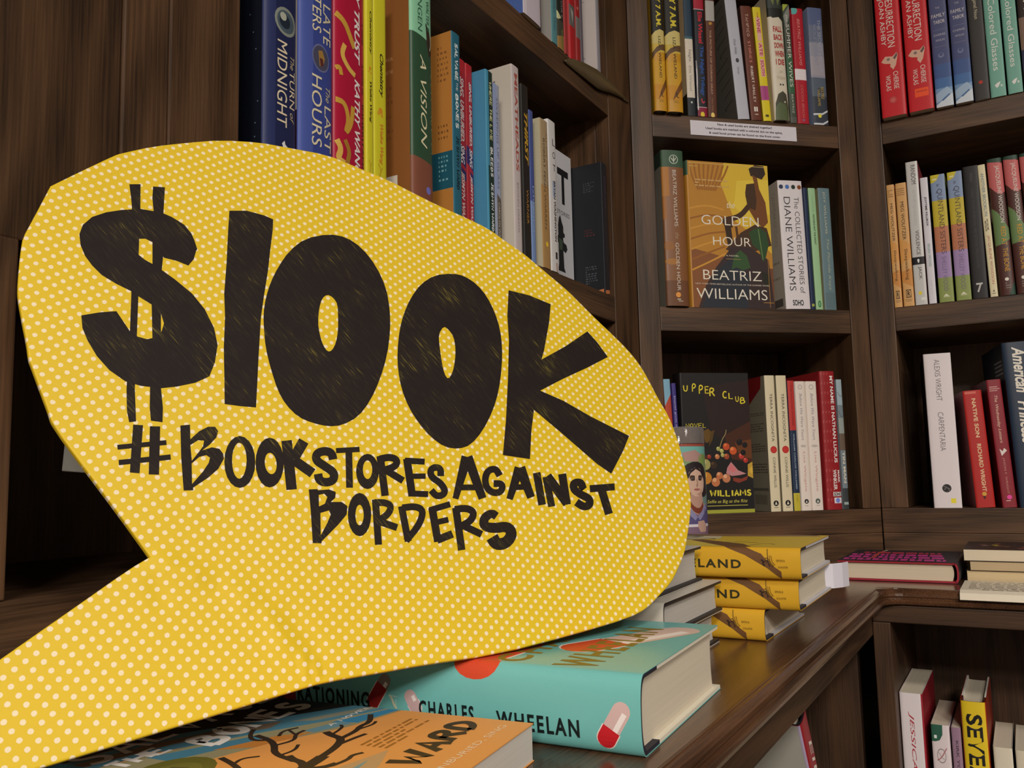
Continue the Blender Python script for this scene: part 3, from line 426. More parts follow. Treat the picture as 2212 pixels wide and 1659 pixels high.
def dotted():
    m, nt, b = new_mat('yellow_polka_dot_paper'); L = nt.links
    tc = nt.nodes.new('ShaderNodeTexCoord'); mp = nt.nodes.new('ShaderNodeMapping'); mp.vector_type = 'POINT'
    mp.inputs['Scale'].default_value = (1 / 0.00515,) * 2 + (0,); mp.inputs['Location'].default_value = (0.5, 0.5, 0)
    L.new(tc.outputs['Object'], mp.inputs[0])
    fr = nt.nodes.new('ShaderNodeVectorMath'); fr.operation = 'FRACTION'; L.new(mp.outputs[0], fr.inputs[0])
    sb = nt.nodes.new('ShaderNodeVectorMath'); sb.operation = 'SUBTRACT'; sb.inputs[1].default_value = (0.5, 0.5, 0); L.new(fr.outputs[0], sb.inputs[0])
    nz = nt.nodes.new('ShaderNodeTexNoise'); nz.inputs['Scale'].default_value = 700; L.new(tc.outputs['Object'], nz.inputs['Vector'])
    ln = nt.nodes.new('ShaderNodeVectorMath'); ln.operation = 'LENGTH'; L.new(sb.outputs[0], ln.inputs[0])
    ad = nt.nodes.new('ShaderNodeMath'); ad.operation = 'MULTIPLY_ADD'; ad.inputs[1].default_value = 0.09; L.new(nz.outputs['Fac'], ad.inputs[0]); L.new(ln.outputs['Value'], ad.inputs[2])
    rg = nt.nodes.new('ShaderNodeMapRange'); rg.inputs[1].default_value = 0.262; rg.inputs[2].default_value = 0.305; rg.inputs[3].default_value = 1; rg.inputs[4].default_value = 0
    L.new(ad.outputs[0], rg.inputs[0])
    mx = nt.nodes.new('ShaderNodeMix'); mx.data_type = 'RGBA'; mx.inputs[6].default_value = lin('dcb922'); mx.inputs[7].default_value = lin('ecdab6')
    L.new(rg.outputs[0], mx.inputs[0]); L.new(mx.outputs[2], b.inputs['Base Color'])
    b.inputs['Roughness'].default_value = 0.55; b.inputs['Specular IOR Level'].default_value = 0.3
    n2 = nt.nodes.new('ShaderNodeTexNoise'); n2.inputs['Scale'].default_value = 7; n2.inputs['Detail'].default_value = 1; L.new(tc.outputs['Object'], n2.inputs['Vector'])
    bp = nt.nodes.new('ShaderNodeBump'); bp.inputs['Strength'].default_value = 0.35; bp.inputs['Distance'].default_value = 0.012
    hsum = n2.outputs['Fac']
    for (x0, y0, x1, y1, wd, amp) in CREASES:      # soft folds in the wrapping paper where the handle joins
        ln_ = math.hypot(x1 - x0, y1 - y0); an = math.atan2(y1 - y0, x1 - x0)
        mpc = nt.nodes.new('ShaderNodeMapping'); mpc.vector_type = 'TEXTURE'; mpc.inputs['Location'].default_value = (x0, y0, 0); mpc.inputs['Rotation'].default_value = (0, 0, an); mpc.inputs['Scale'].default_value = (ln_, wd, 1)
        L.new(tc.outputs['Object'], mpc.inputs[0])
        sx = nt.nodes.new('ShaderNodeSeparateXYZ'); L.new(mpc.outputs[0], sx.inputs[0])
        q = nt.nodes.new('ShaderNodeMath'); q.operation = 'ABSOLUTE'; L.new(sx.outputs[1], q.inputs[0])
        r1 = nt.nodes.new('ShaderNodeMapRange'); r1.interpolation_type = 'SMOOTHSTEP'; r1.inputs[3].default_value = amp; r1.inputs[4].default_value = 0; L.new(q.outputs[0], r1.inputs[0])
        t1 = nt.nodes.new('ShaderNodeMath'); t1.operation = 'PINGPONG'; t1.inputs[1].default_value = 0.5; L.new(sx.outputs[0], t1.inputs[0])
        r2 = nt.nodes.new('ShaderNodeMapRange'); r2.inputs[2].default_value = 0.3; L.new(t1.outputs[0], r2.inputs[0])
        c0 = nt.nodes.new('ShaderNodeMath'); c0.operation = 'COMPARE'; c0.inputs[1].default_value = 0.5; c0.inputs[2].default_value = 0.5; L.new(sx.outputs[0], c0.inputs[0])
        m1 = nt.nodes.new('ShaderNodeMath'); m1.operation = 'MULTIPLY'; L.new(r1.outputs[0], m1.inputs[0]); L.new(r2.outputs[0], m1.inputs[1])
        m2 = nt.nodes.new('ShaderNodeMath'); m2.operation = 'MULTIPLY_ADD'; L.new(m1.outputs[0], m2.inputs[0]); L.new(c0.outputs[0], m2.inputs[1]); L.new(hsum, m2.inputs[2]); hsum = m2.outputs[0]
    L.new(hsum, bp.inputs['Height']); L.new(bp.outputs[0], b.inputs['Normal'])
    return m
def ink():
    m, nt, b = new_mat('black_marker_ink'); L = nt.links
    tc = nt.nodes.new('ShaderNodeTexCoord')
    mp = nt.nodes.new('ShaderNodeMapping'); mp.inputs['Rotation'].default_value = (0, 0, math.radians(-48)); mp.inputs['Scale'].default_value = (900, 70, 1)
    mp2 = nt.nodes.new('ShaderNodeMapping'); mp2.inputs['Rotation'].default_value = (0, 0, math.radians(-12)); mp2.inputs['Scale'].default_value = (800, 80, 1)
    n = nt.nodes.new('ShaderNodeTexNoise'); n.inputs['Scale'].default_value = 1; n.inputs['Detail'].default_value = 2
    n2 = nt.nodes.new('ShaderNodeTexNoise'); n2.inputs['Scale'].default_value = 1; n2.inputs['Detail'].default_value = 2
    n3 = nt.nodes.new('ShaderNodeTexNoise'); n3.inputs['Scale'].default_value = 38; n3.inputs['Detail'].default_value = 2
    for mpx, nx in ((mp, n), (mp2, n2)): L.new(tc.outputs['Object'], mpx.inputs[0]); L.new(mpx.outputs[0], nx.inputs['Vector'])
    L.new(tc.outputs['Object'], n3.inputs['Vector'])
    mxv = nt.nodes.new('ShaderNodeMath'); mxv.operation = 'MAXIMUM'; L.new(n.outputs['Fac'], mxv.inputs[0]); L.new(n2.outputs['Fac'], mxv.inputs[1])
    ad = nt.nodes.new('ShaderNodeMath'); ad.operation = 'MULTIPLY_ADD'; ad.inputs[1].default_value = 0.55; L.new(n3.outputs['Fac'], ad.inputs[0]); L.new(mxv.outputs[0], ad.inputs[2])
    rg = nt.nodes.new('ShaderNodeMapRange'); rg.inputs[1].default_value = 0.79; rg.inputs[2].default_value = 1.16; L.new(ad.outputs[0], rg.inputs[0])
    cr_ = nt.nodes.new('ShaderNodeValToRGB'); e = cr_.color_ramp.elements
    e[0].position = 0.0; e[0].color = lin('241d1b'); e[1].position = 1.0; e[1].color = lin('8a7826')
    k = cr_.color_ramp.elements.new(0.45); k.color = lin('2e271f'); k = cr_.color_ramp.elements.new(0.7); k.color = lin('5a5126')
    L.new(rg.outputs[0], cr_.inputs[0]); L.new(cr_.outputs[0], b.inputs['Base Color'])
    b.inputs['Roughness'].default_value = 0.6; b.inputs['Specular IOR Level'].default_value = 0.12
    return m
DOT = dotted(); INK = ink()
def soften(p, keep=()):            # round the traced corners once, except the sharp ones
    o = []
    for i, b in enumerate(p):
        a, c = p[i - 1], p[(i + 1) % len(p)]
        if i in keep: o.append(b)
        else: o += [(b[0] * .75 + a[0] * .25, b[1] * .75 + a[1] * .25), (b[0] * .75 + c[0] * .25, b[1] * .75 + c[1] * .25)]
    return o
OUT = soften([(x / 1000, y / 1000) for x, y in SIGN_OUTLINE], (0, 19))
def offset_poly(p, d):
    n = len(p); ar = sum(p[i][0] * p[(i + 1) % n][1] - p[(i + 1) % n][0] * p[i][1] for i in range(n)); sg = 1 if ar > 0 else -1
    o = []
    for i in range(n):
        a, b, c = p[i - 1], p[i], p[(i + 1) % n]
        v = Vector((c[0] - a[0], c[1] - a[1])).normalized(); o.append((b[0] - v.y * sg * d, b[1] + v.x * sg * d))
    return o
mb = MB(); TH = 0.004
rings = [(0.0011, 0.0), (0.00045, -0.00022), (0.0001, -0.0007), (0, -0.0014), (0, -TH + 0.0006), (0.0006, -TH)]
N = len(OUT); vs = []
for d, z in rings: vs += [(x, y, z) for x, y in offset_poly(OUT, d)]
mb.add(vs, [(i * N + j, i * N + (j + 1) % N, (i + 1) * N + (j + 1) % N, (i + 1) * N + j) for i in range(len(rings) - 1) for j in range(N)] + [list(range(N)), [(len(rings) - 1) * N + j for j in range(N)][::-1]], DOT, False)
board = recalc(mb.build('paper_covered_board', sign))
def filled(mb, outer, holes, z, m):
    cu = bpy.data.curves.new('outline', 'CURVE'); cu.dimensions = '2D'; cu.fill_mode = 'FRONT'
    for pts in [outer] + list(holes):
        sp = cu.splines.new('POLY'); sp.points.add(len(pts) - 1); sp.use_cyclic_u = True
        for p, q in zip(sp.points, pts): p.co = (q[0] / 1000, q[1] / 1000, 0, 1)
    o = bpy.data.objects.new('outline', cu); me = o.to_mesh()
    mb.add([(v.co.x, v.co.y, z) for v in me.vertices], [tuple(p.vertices) for p in me.polygons], m)
    o.to_mesh_clear(); bpy.data.objects.remove(o); bpy.data.curves.remove(cu)
mb = MB()
for i, (o, h) in enumerate(BIG): filled(mb, soften(o) if i in (4, 5) else o, [soften(q) for q in h], 0.00012 + 0.00002 * i, INK)
a = mb.build('lettering', sign); a['label'] = 'large black marker amount across the sign'
mb = MB()
for i, (o, h) in enumerate(SMALL): filled(mb, o, h, 0.00012 + 0.000003 * i, INK)
a = mb.build('lettering', sign); a['label'] = 'smaller black marker hashtag in two lines'
inv = sm.inverted()
fl = [(-.4715, .2918, EYE + .0094), (-.4715, .2931, EYE + .0266), (-.4086, .2779, EYE + .0225), (-.4035, .2748, EYE + .0062)]
mb = MB(); q = [inv @ Vector(p) for p in fl]; o = Vector((0.0, 0.0006, 0.0))
mb.add(q + [p + o for p in q], [(0, 1, 2, 3), (7, 6, 5, 4), (0, 4, 5, 1), (1, 5, 6, 2), (2, 6, 7, 3), (3, 7, 4, 0)], paper('8f8c84', .6))
a = mb.build('support_flap', sign); a['label'] = 'grey card flap behind the sign'

# ------------------------------------------------------------------ books on the right wall bookcase
W_ = 'f0e6dc'; BK = '221f22'
g = 'books on the top shelf of the right bookcase'
def joan(s, w, label, extra, p):
    S = [('T', 'RESURRECTION', .44, .74, .13, .505, W_), ('T', 'THE', .44, .74, .01, .10, W_), ('T', 'OF JOAN ASHBY', .12, .38, .05, .485, W_),
         ('P', [(.12, .60), (.3, .565), (.6, .575), (.78, .55), (.82, .57), (.72, .64), (.6, .67), (.48, .645), (.5, .625), (.25, .615)], 'e8b8a0'), ('E', .42, .59, .07, .01, '8c7a78'),
         ('P', [(.62, .585), (.78, .552), (.8, .575), (.68, .6)], '6c5a58'), ('T', 'CHERISE', .58, .78, .685, .81, W_), ('T', 'WOLAS', .26, .46, .705, .815, W_)] + extra
    stand('R', s, ZT, w, .229, .15, label, 'd42b33', p=p, S=S, group=g, gloss=.4)
joan(-.1518, .0352, 'bright red paperback with white lettering beside the stile, faint logo at its foot', [('C', .5, .885, .16, 'c94a4a'), ('C', .5, .885, .1, 'd8665f')], .014)
joan(-.1125, .0346, 'bright red paperback wearing a small orange price sticker near its foot', [('R', .28, .84, .845, .905, 'ff5a2c'), ('R', .34, .78, .862, .872, 'd8452a')], .014)
def tabor(s, label):
    S = [('R', 0, 1, .6, .7, '525a86'), ('R', 0, 1, .7, .8, '4a639a'), ('R', 0, 1, .8, .9, '5078b0'), ('R', 0, 1, .87, 1, '7fa2cc'),
         ('P', [(0, .91), (.35, .885), (.7, .865), (1, .9), (1, .93), (.55, .95), (0, .965)], 'aac2dc'), ('P', [(0, .985), (.4, .955), (1, .915), (1, 1), (0, 1)], 'dde6f0'), ('P', [(.3, .955), (.8, .915), (.84, .925), (.42, .96)], '4f74a8'),
         ('H', 'THE', .36, .62, .295, .31, 'b9b4c4'), ('H', 'FAMILY', .12, .9, .345, .37, 'e9e2e2'), ('H', 'TABOR', .2, .86, .39, .415, 'e9e2e2'), ('R', .15, .85, .458, .460, '8c8cae'),
         ('H', 'CHERISE', .16, .84, .487, .502, 'c4bfd0'), ('H', 'WOLAS', .26, .78, .525, .54, 'c4bfd0'), ('R', .15, .85, .577, .579, '8c8cae'), ('C', .5, .64, .17, '8088ac'), ('C', .5, .635, .11, '565c88')]
    stand('R', s, ZT, .0238, .229, .15, label, '555a82', p=.009, S=S, group=g)
tabor(-.0747, 'slate blue paperback with snowy mountain foot, next to the stickered red book')
tabor(-.0480, 'slate blue paperback with snowy mountain foot, next to the dark grey book')
stand('R', -.0226, ZT, .0203, .229, .15, 'charcoal grey paperback with a tiny red mark at its foot, beside a pale teal book', '403d3a', p=.004, S=[('T', 'OUT', .4, .62, .2, .28, 'cfc9c0'), ('T', 'Jamel Noun', .34, .66, .30, .44, 'd8cdb0'), ('C', .48, .88, .14, 'c0392e')], group=g)
rosie = [('T', 'Rosie Colored Glasses', .3, .72, .13, .82, 'f2f0ea'), ('P', [(.3, .92), (.5, .905), (.7, .9), (.56, .93), (.42, .94)], 'f2f0ea'), ('R', .68, .8, .92, .935, 'd8e4dc')]
stand('R', -.0012, ZT, .0203, .229, .15, 'pale teal paperback with white lettering, the one touching the charcoal grey book', '7db6a4', p=.002, S=rosie, group=g)
stand('R', .0216, ZT, .0190, .229, .15, 'pale teal paperback with white lettering, second of two, against a dark patterned book', '7db6a4', p=.002, S=rosie, group=g)
stand('R', .0428, ZT, .026, .229, .15, 'dark brown patterned book at the right picture edge of the top shelf', '3a2e2c', S=[('T', 'WORTH', .3, .75, .05, .45, 'e8e0d4'), ('R', 0, .6, .5, .8, '8a6f60'), ('R', 0, .5, .72, .86, '40405a')], group=g)

g = 'books on the middle shelf of the right bookcase'
def wol(s, w, label):
    S = [('P', [(0, .45), (1, .5), (1, .62), (0, .66)], 'e2a257'), ('P', [(0, .72), (1, .7), (1, .85), (0, .8)], 'd8934a'), ('G', .15, .85, .045, .11, 4, '9a6f45'),
         ('T', 'MEG WOLITZER', .36, .68, .155, .465, '33281f'), ('T', 'Sleepwalking', .34, .72, .54, .79, '33281f'), ('R', .3, .78, .868, .932, '33281f'), ('R', .35, .73, .875, .925, 'e3b172'), ('H', 'R', .42, .7, .88, .92, '33281f', 'b'), ('R', .2, .85, .945, .949, '8a6f50'), ('R', .25, .8, .957, .961, '8a6f50')]
    stand('R', s, ZM, w, .197, .13, label, 'e0ac6c', S=S, group=g)
wol(-.1552, .0112, 'peach orange paperback with black lettering, partly tucked behind the stile')
wol(-.1420, .0152, 'peach orange paperback with black lettering, beside the tall silvery white book')
stand('R', -.1253, ZM, .0170, .228, .15, 'tall silvery white book with black band and a yellow dot, standing above its neighbours', 'd6d4d2', hard=False, gloss=.25,
      S=[('T', 'RANDOM', .4, .78, .025, .16, '4a4648'), ('T', 'ACTS OF', .45, .65, .20, .29, 'bdb9b9'), ('T', 'SENSELESS', .42, .62, .30, .45, 'c6c2c2'), ('T', 'VIOLENCE', .42, .72, .485, .655, '4a4648'), ('R', 0, 1, .67, .722, '1c1c20'), ('P', [(.4, .69), (.5, .682), (.6, .69), (.55, .71), (.46, .71)], 'f0f0f0'),
         ('T', 'JACK', .4, .72, .738, .825, '4a4648'), ('C', .46, .92, .16, 'f2dc3c'), ('R', .5, .9, .95, .97, 'efeee8')], F=[('R', 0, 1, 0, 1, '8e3a44')], group=g)
stand('R', -.1064, ZM, .0107, .199, .13, 'slim white paperback with small black title between the silvery book and the striped one', 'e6e2ea', S=[('T', 'JOYTIME KILLBOX', .35, .7, .155, .39, '2b2830', 'b'), ('T', 'BRIAN WOOD', .35, .7, .53, .71, '9fb6b4', 'b'), ('T', 'small print', .4, .6, .82, .93, 'c2bcc8')], F=[('R', 0, 1, 0, 1, '2a3a5c')], group=g)
def quint(s, w, label):
    S = [('R', 0, 1, 0, .205, '8d9fc0'), ('P', [(0, 0), (.65, 0), (.45, .045), (.2, .06), (0, .062)], 'd8c83a'), ('R', .15, .45, .03, .04, 'efe8c0'), ('R', 0, 1, .205, .41, 'cdb83a'), ('R', 0, 1, .41, .61, 'c27d5c'), ('R', 0, 1, .61, .81, 'a98fbd'), ('R', 0, 1, .81, 1, '93a05a'),
         ('T', 'the', .4, .6, .075, .095, '3c3a44'), ('T', 'QUINTLAND SISTERS', .34, .76, .115, .625, '3b3340', 'l'), ('T', 'SHELLEY WOOD', .38, .68, .645, .915, '75698a', 'l'), ('P', [(.3, .955), (.5, .935), (.72, .955)], 'e6e6c8'), ('R', .3, .75, .958, .963, 'cfd2a8')]
    stand('R', s, ZM, w, .200, .13, label, '93a05a', S=S, group=g)
quint(-.0920, .0199, 'paperback striped blue, yellow, terracotta, lilac and green, the nearer to the slim white one')
quint(-.0686, .0199, 'paperback striped blue, yellow, terracotta, lilac and green, the one against the black book')
stand('R', -.0470, ZM, .0205, .204, .13, 'matt black paperback with a large silver numeral at its foot', '2b2829', S=[('T', 'Wicks', .42, .62, .05, .12, '5c5858'), ('T', 'THINGS TO DO WHEN YOU ARE GOTH IN THE COUNTRY', .42, .6, .17, .78, '4f4b4c'), ('H', '7', .3, .66, .885, .955, 'c9c6c2', 'b'), ('R', .28, .7, .885, .897, 'dedbd6')], group=g)
stand('R', -.0240, ZM, .0100, .203, .13, 'slim cream paperback with red author lettering, right of the black book', 'eadfb8', lean=-.015, S=[('T', 'ANOTHER BROOKLYN', .3, .72, .065, .395, '98a4a2', 'b'), ('T', 'NEW YORK TIMES', .5, .68, .415, .50, '4a4038', 'b'), ('T', 'BESTSELLER', .25, .43, .43, .51, '4a4038', 'b'), ('T', 'JACQUELINE WOODSON', .3, .74, .54, .905, 'bc5a48'), ('P', [(.4, .96), (.55, .945), (.62, .965)], '33302c'), ('R', .3, .75, .972, .978, '8c8474')], group=g)
def bone(s, w, label):
    S = [('R', 0, 1, 0, .028, '2c4a3c'), ('P', [(0, .02), (1, .04), (1, .25), (.75, .27), (.4, .25), (0, .2)], 'cd6a6a'), ('P', [(0, .36), (.4, .4), (.8, .48), (1, .52), (1, .6), (.5, .63), (0, .64)], '6f8a58'), ('P', [(.6, 1), (1, .9), (1, 1)], '2c4a3c'),
         ('T', 'JACQUELINE WOODSON', .44, .78, .055, .475, 'f0e6da'), ('T', 'RED AT', .46, .78, .505, .64, 'e2a52e'), ('T', 'THE BONE', .46, .78, .66, .83, 'e2a52e'), ('C', .52, .885, .13, 'efe8dc'), ('G', .4, .75, .91, .96, 3, '9a8a80')]
    stand('R', s, ZM, w, .209, .14, label, '54302a', hard=True, lean=-.018, S=S, group=g, board='2a2220', gloss=.4)
bone(-.0108, .0196, 'maroon, pink and green hardcover with yellow title, touching the slim cream book')
bone(.0102, .0196, 'maroon, pink and green hardcover with yellow title, middle one of three')
bone(.0312, .0196, 'maroon, pink and green hardcover mostly cut off by the right picture edge')

g = 'books on the base shelf of the right bookcase'
stand('R', -.1205, ZB, .0376, .233, .15, 'thick white paperback with thin grey lettering and a round black emblem at its foot', 'eae0e2', yaw=7, S=[('T', 'ALEXIS WRIGHT', .38, .58, .04, .31, '6d6064', 'l'), ('T', 'CARPENTARIA', .38, .58, .385, .635, '6d6064', 'l'), ('C', .5, .875, .165, '2c2a2a'), ('K', [(.38, .86), (.5, .87), (.62, .88)], .03, '77736f'), ('K', [(.4, .885), (.52, .865), (.6, .895)], .03, '77736f'), ('R', .62, .8, .94, .97, 'f4e23c')], L=[('R', 0, 1, 0, 1, '26282e')], group=g)
stand('R', -.0645, ZB, .0252, .173, .11, 'small bright red paperback with cream letters and a gold dot, leaning left', 'b8241f', lean=-.038, yaw=12, S=[('T', 'NATIVE SON', .42, .64, .07, .405, 'e8c49a', 'b'), ('T', 'RICHARD WRIGHT', .42, .64, .46, .865, 'e8c49a', 'b'), ('C', .5, .885, .12, 'd8a43c'), ('P', [(.4, .905), (.56, .905), (.5, .935)], '2a1a18'), ('R', .1, .7, .01, .03, 'd86a5a')], sideL='5a1416', group=g)
stand('R', -.0308, ZB, .0188, .187, .12, 'crimson paperback with script title and a pink dot, leaning left beside the navy book', '8e2530', lean=-.044, yaw=12, S=[('G', .15, .85, .055, .1, 3, 'd8a8a0'), ('T', 'The Wednesday Letters', .35, .62, .125, .5, 'e8c8b0', 'i'), ('P', [(.3, .545), (.5, .565), (.62, .54), (.8, .56), (.6, .58), (.4, .6)], 'e8dcd6'), ('T', 'JASON F. WRIGHT', .4, .58, .615, .895, 'c88a80'), ('C', .55, .92, .17, 'f04aa8'), ('R', .3, .6, .945, .95, 'e8d0cc')], sideL='4c1218', group=g)
stand('R', -.0085, ZB, .0400, .240, .15, 'tall navy blue hardcover with cream script title at the right picture edge', '28364a', hard=True, lean=-.029, yaw=12, S=[('T', 'American', .3, .72, .03, .31, 'efe6d8', 'ib'), ('T', 'Princess', .3, .72, .36, .62, 'efe6d8', 'ib')], L=[('R', 0, 1, 0, 1, '151a22'), ('G', .6, .95, .1, .2, 4, '8a8c90')], group=g)

# ------------------------------------------------------------------ books in the corner bookcase
g = 'books on the top shelf of the corner bookcase'
def seven(s, w, label):
    S = [('R', 0, 1, 0, .50, '2b2824'), ('P', [(0, .48), (.25, .455), (.6, .44), (1, .45), (1, .6), (0, .6)], 'd9c77c'), ('R', 0, 1, .54, .6, 'd8bb4e'), ('P', [(0, .60), (.3, .565), (.7, .545), (1, .54), (1, .585), (.6, .585), (.25, .605), (0, .645)], '6a4e33'), ('R', 0, 1, .66, .82, 'd9a52c'), ('R', 0, 1, .82, .92, 'd39426'),
         ('P', [(1, .77), (1, .83), (.65, .885), (.3, .925), (.5, .865)], '7a4e24'), ('T', 'TODAY 7 A.M.', .34, .74, .05, .425, 'e6d23c', 'b'), ('T', 'LIZA', .46, .64, .49, .57, '3a2f20'), ('T', 'WIELAND', .46, .64, .60, .775, '3a2f20'), ('K', [(.5, .87), (.62, .885), (.55, .895), (.7, .905)], .05, '3a2a1a'), ('G', .35, .7, .925, .945, 2, '8a641e')]
    stand('M', s, ZT, w, .235, .15, label, 'd29a28', hard=True, p=.010, S=S, group=g, L=[('R', 0, 1, 0, 1, 'b08a20')], gloss=.4)
seven(.4886, .0205, 'golden yellow hardcover with black top band, first on the shelf beside the left stile')
seven(.5102, .0255, 'golden yellow hardcover with black top band, touching a slim navy and white paperback')
stand('M', .5467, ZT, .0134, .203, .13, 'slim paperback with navy top, cream middle and dark foot', 'e6dccc', S=[('R', 0, 1, 0, .36, '2c4256'), ('R', 0, 1, .36, .38, '3f6a72'), ('R', 0, 1, .855, 1, '242c32'), ('T', 'Night', .3, .7, .47, .565, '7a7468'), ('T', 'Elie Wiesel', .35, .65, .60, .80, 'a49c8c'), ('R', .4, .6, .885, .9, 'cfd8d0')], L=[('R', 0, 1, 0, .82, 'd8cfae'), ('R', 0, 1, .82, 1, '2a2a24')], group=g)
stand('M', .5624, ZT, .0168, .207, .13, 'black and crimson paperback with red and blue lettering and a yellow dot', '23232c', lean=.01, S=[('R', 0, 1, 0, .145, 'b0213a'), ('R', 0, 1, .145, .15, 'd8ccd0'), ('T', 'Elie Wiesel', .36, .8, .168, .42, 'd22b3c', 'b'), ('T', 'The Night Trilogy', .36, .82, .443, .836, '2f5aa8', 'b'), ('K', [(.05, .56), (.1, .68), (.06, .8), (.1, .95)], .1, 'e6e2e4'), ('K', [(.45, .86), (.55, .9), (.75, .88)], .12, 'c23a4a'), ('R', 0, 1, .925, .93, 'd8ccd0'), ('R', .05, 1, .93, 1, '8e1c3c'), ('E', .5, .985, .2, .022, 'f0d43c')], group=g)
stand('M', .5803, ZT, .0152, .205, .13, 'brown paperback with a blank grey sticker at its head and yellow dot below', '62392a', lean=.022, S=[('R', 0, 1, .06, .224, 'b9b5b0'), ('P', [(.3, .24), (.6, .232), (.7, .25), (.4, .26)], 'c8932e'), ('T', 'THE PICTURE OF DORIAN GRAY', .36, .56, .30, .82, 'd8ae8c'), ('T', 'Oscar Wilde', .42, .58, .85, .955, 'b07a50', 'i'), ('E', .5, .985, .2, .022, 'f6d878')], group=g)
stand('M', .6309, ZT, .0200, .206, .14, 'pale grey paperback leaning left against a gap, scribbled grey back cover showing', 'c4c6d2', lean=-.066, S=[('T', 'Oscar Wilde', .36, .56, .36, .48, '45444c', 'i'), ('E', .5, .53, .14, .018, '45444c'), ('T', 'Oriel', .4, .58, .583, .643, '6a6a74', 'i')],
      L=[('R', 0, 1, 0, 1, '7a776e')] + [('K', [(.62 + .04 * i % .2, .1 + .085 * i), (.7 + .03 * (i % 3), .085 + .085 * i), (.93, .06 + .085 * i)], .012, '4c4942') for i in range(10)], group=g)
stand('M', .6533, ZT, .0188, .190, .13, 'reddish brown paperback with handwritten style title, leaning left', '6e3826', lean=-.047, S=[('T', 'Tampico', .36, .64, .07, .27, 'c8a898', 'h'), ('T', 'Stories', .36, .62, .31, .5, 'd88a7a', 'h'), ('T', 'Robert Whaley', .36, .62, .53, .845, 'efe2d4', 'h'), ('R', .35, .5, .885, .925, 'efe6da'), ('R', .55, .68, .885, .925, 'efe6da'), ('R', .38, .7, .945, .955, 'c8b0a0')], sideL='3a1f18', group=g)
stand('M', .6745, ZT, .0140, .190, .13, 'bright yellow paperback with pink boxed title, leaning left', 'ead62a', lean=-.047, S=[('T', 'THE', .45, .6, .045, .1, 'c8324a', 'b'), ('R', .28, .8, .09, .3, 'f0bcae'), ('T', 'VINE', .34, .74, .1, .23, 'c8486a', 'b'), ('R', .28, .8, .31, .44, 'f0bcae'), ('T', 'ATE', .34, .74, .32, .43, 'c8486a', 'b'), ('R', .28, .8, .46, .615, 'f0bcae'), ('T', 'SOUTH', .34, .74, .47, .605, 'c8486a', 'b'), ('R', 0, .95, .695, .82, 'b8508c'), ('T', 'J.D. WILKES', .4, .6, .705, .81, '8a2c60'), ('R', .3, .7, .945, .965, '4a4420')], sideL='b8a41c', group=g)
stand('M', .6908, ZT, .0258, .212, .14, 'cream hardcover with stacked red capitals, dark trees above and a green animal head below', 'e4dac6', hard=True, p=.008, lean=-.016, S=[('R', 0, 1, 0, .16, '39403a'), ('P', [(.1, .02), (.4, .1), (.55, .0), (.7, .1), (.9, .03), (.9, .0), (.1, .0)], '76804a'), ('R', 0, 1, .12, .19, '22241f'), ('P', [(.0, .17), (.3, .2), (.7, .19), (1, .225), (1, .17)], '22241f'),
      ('H', 'FALL', .26, .86, .265, .31, 'b83434', 'b'), ('H', 'BACK', .27, .87, .33, .375, 'b83434', 'b'), ('H', 'DOWN', .28, .9, .395, .44, 'b83434', 'b'), ('H', 'WHEN', .28, .9, .46, .505, 'b83434', 'b'), ('H', 'I DIE', .3, .88, .525, .57, 'b83434', 'b'), ('H', 'Joe', .45, .7, .61, .64, 'c4b8a2', 'i'), ('H', 'Wilkins', .3, .85, .655, .685, 'c4b8a2', 'i'), ('C', .5, .725, .06, '4a4640'), ('C', .68, .725, .06, '4a4640'),
      ('P', [(.05, 1), (.1, .87), (.3, .8), (.62, .775), (.85, .8), (.95, .9), (.92, 1)], '4c4a3a'), ('P', [(.05, 1), (.1, .9), (.35, .86), (.8, .88), (.92, 1)], '5c6a46'), ('C', .72, .86, .06, 'cfd0b8')], L=[('R', 0, 1, 0, 1, 'cfc4ae')], board='b8a8a0', group=g)
stand('M', .7218, ZT, .0118, .200, .13, 'slim dark grey and green paperback with white capitals, right of the cream one', '4a5246', lean=-.012, S=[('P', [(0, 0), (.8, 0), (0, .06)], 'a8b43c'), ('P', [(0, .1), (1, 0), (1, .08), (.3, .2)], '8c9088'), ('T', 'the', .35, .6, .09, .15, 'e6e2d8', 'i'), ('R', 0, 1, .42, .75, '3f6a4a'), ('T', 'SUMMER WIVES', .28, .76, .17, .7, 'e8e4da'), ('T', 'BEATRIZ', .36, .64, .76, .92, 'c8ccb8'), ('R', 0, 1, .95, 1, '5c5e58')], group=g)
stand('M', .7348, ZT, .0200, .195, .13, 'red paperback with a white sticker band and small teal corner', 'b81f30', S=[('E', .15, .02, .35, .035, '5fb8b4'), ('T', 'BEATRIZ WILLIAMS', .42, .66, .09, .5, 'e69a90', 'i'), ('R', 0, 1, .53, .625, 'efe6ea'), ('T', 'COCOA BEACH', .42, .62, .67, .95, 'd87a70', 'i'), ('C', .5, .97, .12, '9a5a78')], F=[('R', 0, 1, 0, 1, '3a2c50')], group=g)
